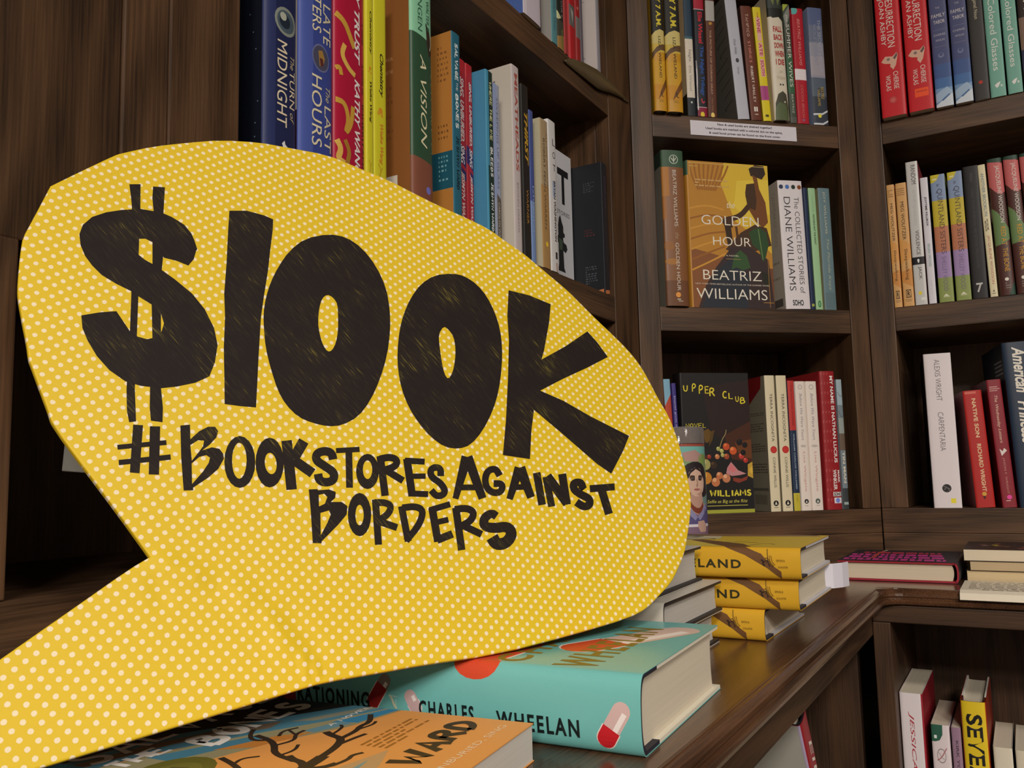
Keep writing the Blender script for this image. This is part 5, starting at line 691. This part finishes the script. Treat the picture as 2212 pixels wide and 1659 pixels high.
lt(.9437, .0178, .22, .13, 'dark green and brown illustrated spine with a lime corner', '2b2f2b', S=[('P', [(0, .6), (.6, .6), (.3, .66), (0, .67)], 'b4c43c'), ('P', [(0, .77), (.6, .8), (0, .83)], 'd8d8a8'), ('R', 0, 1, .82, .93, '4a4c40'), ('T', 'SHORT', .6, .8, .62, .8, '9aa09a'), ('P', [(0, .93), (1, .9), (1, 1), (0, 1)], 'a8824c'), ('K', [(.7, .87), (.6, .94), (.7, .99)], .15, '6a7a34')])
lt(.9640, .0084, .215, .12, 'narrow dull red book next to the dark green one', 'a83c3a')
lt(.9800, .0155, .215, .12, 'red book with grey picture band, between two thin dark gaps', 'b8262c', S=[('R', 0, 1, .64, .78, '6a6664'), ('P', [(.2, .66), (.7, .68), (.5, .76)], 'b0aca8')])
lt(1.0000, .0120, .215, .12, 'darker red book with grey picture band, beside the thin lilac grey one', 'a02a2c', S=[('R', 0, 1, .68, .82, '7a7674'), ('C', .4, .62, .2, 'd87a70')])
lt(1.0126, .0080, .215, .12, 'thin lilac grey book beside the red one', '6c6470')
lt(1.0660, .0110, .215, .13, 'grey spined book with speckled white side, last before the corner stile', '9a98a0', L=[('R', 0, 1, 0, 1, 'dcd0cc')] + [('K', [(.78 + .1 * random.random(), .1 * i), (.8 + .1 * random.random(), .1 * i + .015)], .006, '8a8a98') for i in range(1, 10)])

# ------------------------------------------------------------------ labels fixed to the shelves
mM, s0 = FR['M']
t = thing('shelf_notice', 'white paper strip with three lines of print stuck on the top corner shelf edge', 'notice', mM @ Matrix.Translation((.549 - s0, 0.0004, .5215)) @ Matrix.Rotation(math.radians(.0), 4, 'Y'))
mb = MB(); mb.box(0, .181, -.0008, 0, 0, .0235, paper('e4dfe8', .55)); dy = lambda a, b, l: (a * .181, -.0008 - l, .0235 * (1 - b))
decorate(mb, dy, [('H', 'New & used books are shelved together!', .25, .765, .10, .30, '2a2630', 'b'), ('H', 'Used books are marked with a colored dot on the spine,', .14, .865, .40, .60, '2a2630', 'b'), ('H', '& used book prices can be found on the front cover.', .17, .845, .70, .90, '2a2630', 'b')])
mb.build('printed_strip', t)
t = thing('shelf_talker', 'curling translucent brown plastic strip hanging off the top left shelf beside the corner', 'shelf talker', mL @ Matrix.Translation((1.0, 0, ZT)))
mb = MB()
tk = paper('5f5138', .3)
pts = [(-.0443, -.0136, -.0150, -.0014), (-.0303, -.0050, -.0149, -.0014), (-.0123, .0013, -.0148, -.002), (.0121, .0070, -.0146, -.003), (.0540, .0139, -.0141, -.004), (.0755, .0143, -.0096, -.004), (.0975, .0146, -.0034, -.004), (.134, .0142, .0046, -.003), (.172, .0100, .0094, -.0015)]
vs = []
for i, (x, zt, zb, y) in enumerate(pts):
    vs += [(x, y, zt), (x, y - .0015, (zt + zb) / 2), (x, y, zb)]
    vs += [(x, y + .0006, zt), (x, y - .0009, (zt + zb) / 2), (x, y + .0006, zb)]
fs = []
for i in range(len(pts) - 1):
    o = 6 * i
    for a, b in ((0, 1), (1, 2), (4, 3), (5, 4), (3, 0), (2, 5)): fs.append((o + a, o + b, o + 6 + b, o + 6 + a))
fs += [(0, 1, 4, 3), (1, 2, 5, 4)]
mb.add(vs, fs, tk, True); mb.build('plastic_strip', t)

# ------------------------------------------------------------------ books lying on the counter
g = None
NAVY = '2a2833'
# turquoise hardcover
TQ = '74bcb8'
def cap(a0, b0, a1, b1, r, c1, c2, split, asp):
    # a capsule from (a0,b0) to (a1,b1) with radius r (in a); asp converts b to a units
    A = Vector((a0, b0 / asp)); B = Vector((a1, b1 / asp)); d = (B - A).normalized(); n = Vector((-d.y, d.x)); C = A + (B - A) * split
    def arc(c, s): return [c + r * (math.cos(math.pi * k / 8) * n * 1 + math.sin(math.pi * k / 8) * d * s) for k in range(9)]
    E_ = lambda pts: [(p.x, p.y * asp) for p in pts]
    return [('P', E_([p + (n * .12 * r if (p - C).dot(n) > 0 else -n * .12 * r) for p in arc(A, -1) + [C - n * r, C + n * r]]), 'e9dcd6'), ('P', E_(arc(A, -1) + [C - n * r, C + n * r]), c1), ('P', E_([C + n * r, C - n * r] + [q for q in arc(B, 1)][::-1]), c2), ('P', E_([C + n * r * .15, C + n * r * .7, B + n * r * .7, B + n * r * .15]), 'f1e6e2' if c2 != 'c23a2c' else 'd86a58')]
aF = .164 / .241; aS = .0425 / .241
lay((-.1804, .4286), 93.3, Z0, .0425, .241, .164, 'turquoise hardcover with capsules and gold lettering lying on the counter under the sign', TQ, hard=True, R=.008, board=NAVY, flap='e4dcc8', gloss=.26,
    S=[('T', 'RATIONING', .2, .44, .045, .28, '13201f', 'bw'), ('T', 'CHARLES', .19, .415, .43, .585, '131c1c', 'bw'), ('T', 'WHEELAN', .17, .395, .645, .855, '131c1c', 'bw'), ('R', .1, .6, .0, .038, 'a82a28'), ('E', 1.0, .585, .24, .062, 'd44a2c')] + cap(.2, .918, .55, .955, .12, 'c8202a', 'd4b4b0', .35, aS) + cap(.3, .42, .44, .405, .1, 'cfaead', 'cfaead', .5, aS) + cap(.3, .290, .62, .328, .1, '9c2420', '8a8078', .8, aS) +
      [('K', [(.44, .343), (.38, .352), (.3, .356), (.26, .364)], .035, 'cfcdb0'), ('K', [(.43, .345), (.42, .366)], .02, 'a8d0c4'), ('K', [(.38, .362), (.28, .362)], .02, 'a8d0c4')],
    F=[('E', 0.0, .585, .22, .062, 'd44a2c')] + cap(.04, .585, .3, .605, .085, 'd44a2c', 'c23a2c', .5, aF) + cap(.33, .765, .80, .925, .085, 'd4542c', 'd8bcb0', .32, aF) + [('H', 'CHARLES', .0, .90, .615, .70, '8a7428', 'bw'), ('H', 'WHEELAN', .0, .82, .775, .88, '8a7428', 'bw')])
# orange paperback in front
ORG = 'eaa257'
BR_ = '3a2c22'
def branch(*p, w=.02): return ('K', list(p), w, BR_)
SF = [('P', [(0, 0), (1, 0), (1, .46), (.72, .32), (.4, .17), (.15, .12), (0, .1)], '241f1e'), ('P', [(0, .1), (.2, .13), (.42, .18), (.7, .31), (1, .45), (1, .56), (.75, .47), (.45, .34), (.2, .24), (0, .2)], '4f8296'), ('P', [(.0, .13), (.25, .17), (.5, .25), (.7, .36), (.6, .37), (.3, .23), (0, .17)], '7d6a58'), ('P', [(.7, .38), (1, .5), (1, .535), (.75, .44)], '8a8a78'),
      ('P', [(0, .2), (.3, .28), (.55, .38), (.75, .47), (1, .56), (1, .61), (.72, .56), (.45, .46), (.2, .4), (0, .38)], '9c9470'), ('P', [(.15, .25), (.5, .38), (.5, .43), (.15, .32)], '4c8298'), ('P', [(.75, .49), (1, .57), (1, .6), (.78, .56)], '3f86ac'), ('P', [(.62, .47), (.78, .51), (.76, .55), (.6, .5)], '6a93a0'), ('P', [(.3, .36), (.52, .43), (.62, .5), (.4, .46)], 'c8823c'),
      ('P', [(0, .36), (.2, .4), (.45, .46), (.72, .56), (1, .62), (1, 1), (0, 1)], ORG), ('P', [(0, .7), (.3, .72), (.52, .76), (.36, .8), (0, .82)], 'c8a070'), ('P', [(0, .74), (.4, .755), (.2, .78), (0, .78)], '7f9ea0'),
      ('E', .06, .385, .17, .085, '6f6a2a'), ('E', .05, .39, .12, .055, '7c7634'), ('P', [(.02, .37), (.1, .36), (.12, .4), (.04, .42)], '4a4626'),
      branch((.0, .66), (.12, .655), (.24, .65), (.33, .645), (.38, .64), w=.05), branch((.25, .65), (.3, .62), (.31, .59), (.34, .56), w=.032), branch((.36, .64), (.45, .632), (.52, .62), (.58, .6), (.6, .56), (.63, .53), w=.032), branch((.5, .622), (.6, .63), (.66, .638), w=.02), branch((.58, .6), (.68, .6), (.74, .585), (.8, .59), (.9, .55), w=.024), branch((.7, .598), (.78, .61), (.82, .6), w=.014), branch((.6, .56), (.7, .55), (.73, .53), w=.014),
      branch((.3, .6), (.34, .52), (.42, .48), (.47, .44), (.5, .38), w=.026), branch((.42, .48), (.5, .5), (.56, .47), (.62, .47), w=.016), branch((.47, .44), (.44, .4), (.5, .36), (.56, .34), w=.018), branch((.33, .54), (.4, .55), (.46, .53), w=.014), branch((.05, .56), (.15, .53), (.2, .48), (.24, .42), w=.024), branch((.2, .48), (.26, .47), (.3, .5), w=.014), branch((.15, .64), (.1, .6), (.16, .57), w=.014), branch((.24, .65), (.28, .69), (.33, .7), w=.03), branch((.3, .7), (.38, .71), (.42, .7), (.46, .715), w=.018), branch((.52, .44), (.58, .42), (.64, .44), w=.014), branch((.56, .47), (.6, .43), w=.012),
      ('H', 'SALVAGE', .02, 1.0, .055, .195, 'd8cfc8', 'h'), ('H', 'THE', .03, .25, .20, .27, 'efe8e0', 'hb'), ('H', 'BONES', .33, .95, .225, .35, 'efe8e0', 'hb'), ('H', 'A NOVEL', .70, 1.0, .495, .515, 'efe8e0', 'h'),
      ('H', 'JESMYN WARD', -.42, .94, .79, .885, '3a2c20', 'hb'), ('G', .53, .9, .675, .76, 5, 'a8702c'), ('H', 'author of SING, UNBURIED, SING', -.2, .93, .928, .95, 'f6dfb8')]
SF = [q for q in SF if not (q[0] == 'H' and q[2] < 0)] + [('H', 'WARD', .385, .94, .79, .885, '3a2c20', 'hb'), ('H', 'MYN', .0, .33, .795, .885, '3a2c20', 'hb'), ('H', 'of SING, UNBURIED, SING', .05, .93, .928, .95, 'f6dfb8')]
lay((-.21383, .27155), 97.2, Z0, .0188, .203, .1335, 'orange and blue paperback with a black tree and white brush lettering, nearest the camera', ORG, pg='d8d0c6', F=SF, S=[('R', 0, 1, 0, 1, '2c6a80')])
# three dark-boarded hardcovers seen from their tails
g = 'stack of dark-boarded hardcovers behind the turquoise book'
jk = 'cfc8bc'
lay((-.238, .604), 91, Z0, .0268, .232, .150, 'white-jacketed hardcover with black boards, bottom of the stack behind the turquoise book', jk, hard=True, board='24242a', flap='24242a', pg='cfc9c0', group=g)
lay((-.2338, .604), 91, -.1199, .0260, .232, .150, 'white-jacketed hardcover with black boards, middle of the stack behind the turquoise book', jk, hard=True, board='24242a', flap='24242a', pg='cfc9c0', group=g)
lay((-.2440, .592), 92, -.0935, .0300, .232, .150, 'white-jacketed hardcover with black boards, top of the stack behind the turquoise book', jk, hard=True, board='24242a', flap='24242a', pg='cfc9c0', group=g)
# three yellow hardcovers
g = 'stack of yellow hardcovers on the counter'
YS = [('R', 0, 1, .0, .62, 'c8a428'), ('P', [(0, .93), (.35, .88), (.75, .8), (1, .72), (1, .80), (.8, .86), (.5, .89), (.25, .93)], '6f4c2c'), ('T', 'LIZA', .32, .6, .24, .38, '33301a', 'bw'), ('T', 'WIELAND', .32, .6, .50, .785, '33301a', 'bw'), ('K', [(.95, .882), (.6, .885), (.5, .88)], .02, '3a2a1a'), ('K', [(.62, .86), (.55, .87), (.5, .865), (.42, .872)], .05, '33231a'), ('K', [(.55, .87), (.62, .885), (.4, .89)], .03, '33231a'), ('K', [(.66, .875), (.68, .885), (.45, .895), (.4, .905)], .02, '5a3a1a'), ('K', [(.75, .89), (.55, .892), (.42, .905)], .015, '5a3a1a'), ('K', [(.75, .896), (.55, .899), (.45, .91)], .015, '5a3a1a'),
      ('H', 'SIMON &', .45, .75, .925, .932, '5a4420'), ('T', 'SCHUSTER', .36, .42, .92, .955, '6a4a1c')]
YS = [q for q in YS if q[0] != 'H'] + [('T', 'SIMON &', .56, .63, .915, .945, '6a4a1c')]
YF = [('R', 0, 1, 0, 1, 'd4b438'), ('P', [(0, .15), (.5, .3), (.4, .7), (0, .75)], 'd8bf4a'), ('P', [(.0, .72), (.12, .66), (.45, .5), (.5, .54), (.2, .76), (.0, .82)], '6f4c2c'), ('P', [(.35, .3), (.95, .2), (1, .55), (.6, .6)], 'cfc4a0'), ('P', [(.85, .3), (1, .3), (1, .95), (.9, .98), (.8, .6)], '8a6a4a'), ('K', [(.5, .45), (.62, .5), (.58, .6), (.48, .55), (.5, .45)], .02, '3a3020'), ('K', [(.3, .62), (.35, .72), (.3, .8)], .015, '4a3a24'), ('H', 'TODAY', .62, .95, .32, .5, '3a3424', 'b'), ('K', [(.1, .8), (.22, .82), (.25, .86), (.18, .88)], .02, 'a8823c'), ('R', 0, .0, 0, 0, 'd4b438')]
def wield(O, ang, z, label, L):
    lay(O, ang, z, .0270, .235, .155, label, 'd8a62e', hard=True, R=.006, board='2b2a33', flap='c9c6cc', S=YS, F=YF, group=g, gloss=.33)
wield((-.2040, .7665), 90, Z0, 'yellow hardcover at the bottom of the three-book yellow stack, pushed left', 1)
wield((-.1736, .7670), 91, -.1197, 'yellow hardcover in the middle of the three-book yellow stack', 1)
wield((-.1690, .7600), 92, -.0924, 'yellow hardcover on top of the three-book yellow stack', 1)
t = thing('paper_slip', 'blank white paper slip sticking out behind the middle yellow hardcover', 'paper slip', Matrix.Translation((-.178, .9265, EYE + Z0 + .0282)))
mb = MB(); pts = [(-.012, -.006), (.003, .0), (.010, .012), (.0135, .026)]
mb.add([(x, y, z) for z in (.0, .0245) for x, y in pts] + [(x + .0005, y - .0003, z) for z in (.0, .0245) for x, y in pts], [(i, i + 1, 5 + i, 4 + i) for i in range(3)] + [(8 + i, 9 + i, 13 + i, 12 + i) for i in range(3)], paper('d8d4de', .5)); mb.build('folded_slip', t)
# pink-lettered black hardcover
g = None
random.seed(3)
PF = [('R', 0, 1, 0, 1, '24222a')]
for r_ in range(4):
    x = .08 + .03 * r_
    while x < .88:
        wd = random.uniform(.06, .13); y0 = .08 + .19 * r_
        PF.append(('P', [(x, y0), (x + wd, y0 - .01), (x + wd + .012, y0 + .13), (x + .012, y0 + .14)], 'd03c94' if r_ < 3 else 'b8344c'))
        if random.random() < .6: PF.append(('P', [(x + wd * .4, y0 + .03), (x + wd * .65, y0 + .03), (x + wd * .65, y0 + .14), (x + wd * .42, y0 + .14)], '24222a'))
        x += wd + .018
PF += [('K', [(.72, .9), (.74, .6), (.72, .2)], .03, 'b84a3a'), ('K', [(.7, .98), (.72, .85)], .02, 'd8c0b0')]
# spine on the right hand, tail towards the room
a = math.radians(180); ey = Vector((-1, 0.0, 0)); ez = Vector((0, -1, 0)); ex = Vector((0, 0, -1))
ex = ey.cross(ez); mt = Matrix((ex, ey, ez)).transposed().to_4x4()
mt.translation = Vector((-.0805, 1.4060, EYE + Z0 + .0002))
make_book(mt, .0262, .168, .146, 'black hardcover with magenta blocky lettering and red boards lying on the right counter', '24222a', hard=True, R=.004, board='a02634', flap='a02634', pg='e4d3b8', F=PF, gloss=.3)
# stack of cream paperbacks and a handwritten card
g = 'stack of cream-paged paperbacks on the right counter'
random.seed(11)
CF = [('R', 0, 1, 0, 1, '33261f')] + [('E', random.uniform(.3, .85), random.uniform(.25, .9), .035, .022, random.choice(['c8b83c', 'd8cc44', '8a6a3c', '7a7a78', '9a5a44', '6c6660'])) for i in range(34)]
def cream(x, y, z, t, label, c, pgc, F=()):
    ey = Vector((0, 1, 0)); ez = Vector((-1, 0, 0)); ex = ey.cross(ez)
    # fore edge towards the room: depth axis points to the viewer
    ey = Vector((0, -1, 0)); ez = Vector((1, 0, 0)); ex = ey.cross(ez)
    mt = Matrix((ex, ey, ez)).transposed().to_4x4(); mt.translation = Vector((x, y, EYE + z + .0002))
    make_book(mt, t, .200, .131, label, c, pg=pgc, F=F, group=g)
cream(-.0745, 1.407, Z0, .0135, 'paperback with yellowed pages at the bottom of the stack on the right counter', '5a4a3a', 'e2c89c')
cream(-.0700, 1.405, Z0 + .0138, .0120, 'paperback with tan pages in the middle of the stack on the right counter', '4a3c30', 'cdb48e')
cream(-.0765, 1.404, Z0 + .0261, .0150, 'dark-covered paperback with yellow speckled lettering on top of the right counter stack', '33261f', 'ecdcc0', CF)
t = thing('handwritten_card', 'cream card covered in small handwriting, lying over the right counter edge', 'card', Matrix.Translation((-.03, 1.22, EYE + Z0)))
mb = MB()
prof = [(.052, .0008), (.0, .0009), (-.036, .0010), (-.0455, .0010), (-.054, -.002), (-.0585, -.009)]
cm_ = paper('e8dcc6', .6); nP = len(prof)
xs = (-.047, .10)
vs = [(x, y, z + dz) for x in xs for dz in (0, .0005) for y, z in prof]
fs = []
for i in range(nP - 1): fs += [(i, i + 1, 2 * nP + i + 1, 2 * nP + i), (nP + i, nP + i + 1, 3 * nP + i + 1, 3 * nP + i), (i, i + 1, nP + i + 1, nP + i), (2 * nP + i, 2 * nP + i + 1, 3 * nP + i + 1, 3 * nP + i)]
fs += [(nP - 1, 2 * nP - 1, 4 * nP - 1, 3 * nP - 1), (0, nP, 3 * nP, 2 * nP)]
mb.add(vs, fs, cm_)
LEN = [0.0]
for (y0, z0_), (y1, z1_) in zip(prof, prof[1:]): LEN.append(LEN[-1] + math.hypot(y1 - y0, z1_ - z0_))
def cs(a, b, l):
    d = b * LEN[-1]; i = max(k for k in range(nP - 1) if LEN[k] <= d + 1e-9); t = (d - LEN[i]) / (LEN[i + 1] - LEN[i])
    y = prof[i][0] + (prof[i + 1][0] - prof[i][0]) * t; z = prof[i][1] + (prof[i + 1][1] - prof[i][1]) * t
    return (-.047 + a * .147, y - l * (1 if i > 3 else 0), z + .0005 + l)
random.seed(5)
it = []
for r_ in range(7):
    x = .06 + (.1 if r_ == 6 else 0)
    while x < .92:
        w_ = random.uniform(.03, .1)
        it.append(('K', [(x + w_ * k / 5, .1 + .12 * r_ + (.026 if k % 2 else -.026) * random.uniform(.4, 1)) for k in range(6)], .008, '4a403a')); x += w_ + .025
decorate(mb, cs, it, False, .147 / LEN[-1])
mb.build('card_sheet', t)

# ------------------------------------------------------------------ glass candle with a portrait label
ax, ay = -.3625, 1.010
cd = thing('glass_candle', 'tall clear glass candle with a painted portrait label, behind the yellow book stack', 'candle', Matrix.Translation((ax, ay, EYE + Z0 + .0002)))
def glass():
    m, nt, b = new_mat('clear_candle_glass')
    b.inputs['Base Color'].default_value = (.95, .95, .96, 1); b.inputs['Roughness'].default_value = 0.04; b.inputs['Transmission Weight'].default_value = 1.0; b.inputs['IOR'].default_value = 1.45
    return m
mb = MB(); r = .031; Hc = .202
mb.lathe([(0, .0), (r - .003, 0), (r, .003), (r, Hc - .002), (r - .001, Hc), (r - .0025, Hc - .001), (r - .0025, .008), (0, .008)], glass()); mb.build('candle_glass', cd)
mb = MB(); mb.lathe([(0, .0085), (r - .0028, .0085), (r - .0028, .150), (0, .150)], paper('d8c8c0', .5)); mb.build('wax', cd)
mb = MB(); mb.lathe([(0, .1502), (.0007, .1502), (.0007, .162), (0, .162)], paper('efe8dc', .7), 8); mb.build('wick', cd)
mb = MB()
th0 = math.atan2(-ay, -ax) + math.radians(38)      # the portrait faces the room, turned a little right
def cyl(a, b, l):
    t = th0 + (a - .5) * 2.75
    return ((r + .0002 + l) * math.cos(t), (r + .0002 + l) * math.sin(t), .012 + (1 - b) * .170)
def grid(a0, a1, b0, b1, c): return ('R', a0, a1, b0, b1, c)
PO = [grid(0, 1, 0, 1, '6f8a86'), grid(0, 1, 0, .028, '9a4a3c'), grid(0, 1, .03, .14, '6fb0a8'), grid(0, 1, .14, .34, '7f9a6a'), grid(0, 1, .70, 1, '7a5a74'),
   ('P', [(.30, .10), (.5, .07), (.62, .12), (.7, .2), (.35, .2)], 'b08a84'), ('E', .66, .17, .1, .06, '7f9a54'),
   ('E', .50, .40, .255, .20, '2a2226'), ('P', [(.28, .4), (.72, .4), (.78, .56), (.66, .6), (.34, .6), (.24, .54)], '2a2226'),
   ('P', [(.41, .5), (.59, .5), (.62, .66), (.7, .70), (.5, .8), (.32, .70), (.4, .64)], 'b89080'), ('E', .51, .43, .155, .165, 'd0ac98'), ('P', [(.355, .40), (.37, .32), (.5, .25), (.5, .285), (.42, .33), (.385, .385)], '2a2226'), ('P', [(.5, .25), (.65, .32), (.665, .42), (.635, .38), (.59, .32), (.5, .285)], '2a2226'),
   ('E', .445, .405, .036, .012, '3a302c'), ('E', .575, .405, .036, .012, '3a302c'), ('K', [(.40, .38), (.44, .37), (.48, .38)], .012, '4a3a34'), ('K', [(.54, .38), (.58, .37), (.62, .38)], .012, '4a3a34'), ('K', [(.51, .40), (.53, .46), (.50, .475)], .012, 'a07c6c'), ('E', .51, .515, .055, .012, 'a05a54'), ('P', [(.5, .565), (.56, .55), (.6, .5), (.6, .55), (.55, .59)], 'b48c7c'),
   ('K', [(.38, .66), (.45, .74), (.55, .76), (.62, .68)], .02, '7a3c2c'), ('P', [(.1, .76), (.34, .67), (.5, .82), (.66, .68), (.92, .76), (1, 1), (0, 1)], '57507c'), ('P', [(.34, .67), (.5, .82), (.46, .86), (.28, .72)], '8a86ac'), ('P', [(.66, .68), (.5, .82), (.54, .86), (.72, .72)], '8a86ac'), ('P', [(.08, .9), (.92, .9), (.92, .93), (.08, .93)], 'd8d0d8'), ('P', [(0, .93), (1, .93), (1, 1), (0, 1)], '7f6478'), ('P', [(.5, .87), (.62, .86), (.68, .92), (.66, .99), (.54, .99), (.5, .93)], 'c09a8a')]
def low(q):                      # the portrait fills the upper part of the label
    f = lambda t: t * .62
    if q[0] == 'P': return ('P', [(x, f(y)) for x, y in q[1]], q[2])
    if q[0] == 'K': return ('K', [(x, f(y)) for x, y in q[1]], q[2], q[3])
    if q[0] == 'E': return ('E', q[1], f(q[2]), q[3], f(q[4]), q[5])
    return ('R', q[1], q[2], f(q[3]), f(q[4]), q[5])
CY = [i / 24 for i in range(25)]
decorate(mb, cyl, [('R', 0, 1, 0, 1, '7f6478')] + [low(q) for q in PO], CY, 1.9)

o = mb.build('portrait_label', cd)
def wrap():
    m, nt, b = new_mat('clear_shrink_wrap')
    b.inputs['Base Color'].default_value = lin('b4aaa6'); b.inputs['Alpha'].default_value = 0.42; b.inputs['Roughness'].default_value = 0.12
    n = nt.nodes.new('ShaderNodeTexNoise'); n.inputs['Scale'].default_value = 90; bp = nt.nodes.new('ShaderNodeBump'); bp.inputs['Strength'].default_value = 0.5; bp.inputs['Distance'].default_value = 0.002
    nt.links.new(n.outputs['Fac'], bp.inputs['Height']); nt.links.new(bp.outputs[0], b.inputs['Normal'])
    return m
mb = MB(); mb.lathe([(r + .0006, .1826), (r + .0008, .19), (r + .0005, .2005), (r - .0005, .2026), (r - .004, .2028)], wrap()); mb.build('plastic_band', cd)

# ------------------------------------------------------------------ books in the base cabinets
g = 'books in the right base cabinet'
ZL = -.505
def lowr(x, y, w, h, D, label, color, lean=0.0, yaw=0.0, **k):
    th = math.atan(lean); dz = w * math.sin(th) if th > 0 else 0
    mat = Matrix.Translation((x, y, EYE + ZL + dz + .0002)) @ Matrix.Rotation(math.radians(yaw), 4, 'Z') @ Matrix.Rotation(th, 4, 'Y')
    return make_book(mat, w, h, D, label, color, group=g, **k)
lowr(-.1560, 1.2, .0262, .2265, .15, 'white and red paperback with large red slanted capitals, touching the cabinet stile', 'e0d6d8', S=[('R', .93, 1, 0, 1, '9a1a28'), ('T', 'JESSICA YELLIN', .34, .58, .1, .72, 'b02a38', 'i')], F=[('R', 0, 1, 0, 1, '8e1624')])
lowr(-.1226, 1.2, .0200, .192, .13, 'white paperback with a green round corner and sketched face emblem', 'e0d2d4', S=[('P', [(0, 0), (.64, 0), (.62, .06), (.45, .095), (.2, .105), (0, .105)], '2f5e4c'), ('R', .15, .3, .065, .085, 'dfe6e0'), ('E', .5, .19, .25, .045, '8a7a80'), ('E', .5, .19, .22, .039, 'e0d2d4'), ('K', [(.25, .22), (.5, .2), (.8, .14)], .05, 'a85a5c'), ('K', [(.35, .17), (.5, .2), (.65, .21)], .03, '8a7a80'), ('T', 'Sophia Amoruso', .3, .64, .27, .8, '2a2428', 'b')])
lowr(-.1004, 1.2, .0102, .191, .13, 'slim mauve paperback between the white and yellow spines', '9a7a8e', S=[('T', 'KIRK YODRUM', .4, .7, .08, .4, '5c4656', 'b')])
lowr(-.0886, 1.2, .0278, .2235, .15, 'yellow spined red hardcover with tall black condensed capitals', 'a83a1c', hard=True, S=[('R', .04, .96, 0, 1, 'e2c226'), ('T', 'SEVENTH', .2, .82, .065, .6, '1e1b18', 'b')], F=[('R', 0, 1, 0, 1, '8a2c18')], board='5a1a10')
lowr(-.0568, 1.2, .0200, .174, .12, 'cream paperback with pale grey capitals, right of the yellow spine', 'ddd2bc', S=[('T', 'THE', .4, .62, .17, .3, '8a8278')], F=[('R', 0, 1, 0, 1, '2c4858')])
lowr(-.0340, 1.2, .0200, .173, .12, 'cream paperback at the right picture edge of the cabinet row', 'd8ccb4', S=[('T', 'AND', .4, .62, .17, .3, '8a8278')])
th = math.atan(-.6)
mat = Matrix.Translation((-.205, 1.040, EYE + ZL + .0002)) @ Matrix.Rotation(math.pi / 2, 4, 'Z') @ Matrix.Rotation(th, 4, 'Y')
make_book(mat, .0290, .300, .21, 'large white book with red spine leaning steeply inside the left base cabinet', 'a01c2c', hard=True, group=None, S=[('T', 'EINSTEIN', .35, .7, .1, .7, 'e8ded0', 'i'), ('R', 0, .05, 0, 1, 'b8a8c4')],
   L=[('R', 0, 1, 0, 1, 'c8c6ba'), ('H', 'EIN', .80, .88, .335, .352, '3a3634'), ('P', [(.74, .40), (.9, .375), (.92, .42), (.76, .425)], 'a02430'), ('P', [(.82, .5), (.92, .41), (.96, .47), (.9, .54)], 'd03a34'), ('P', [(.9, .4), (.99, .42), (.98, .5), (.92, .46)], '6a9ac0')])
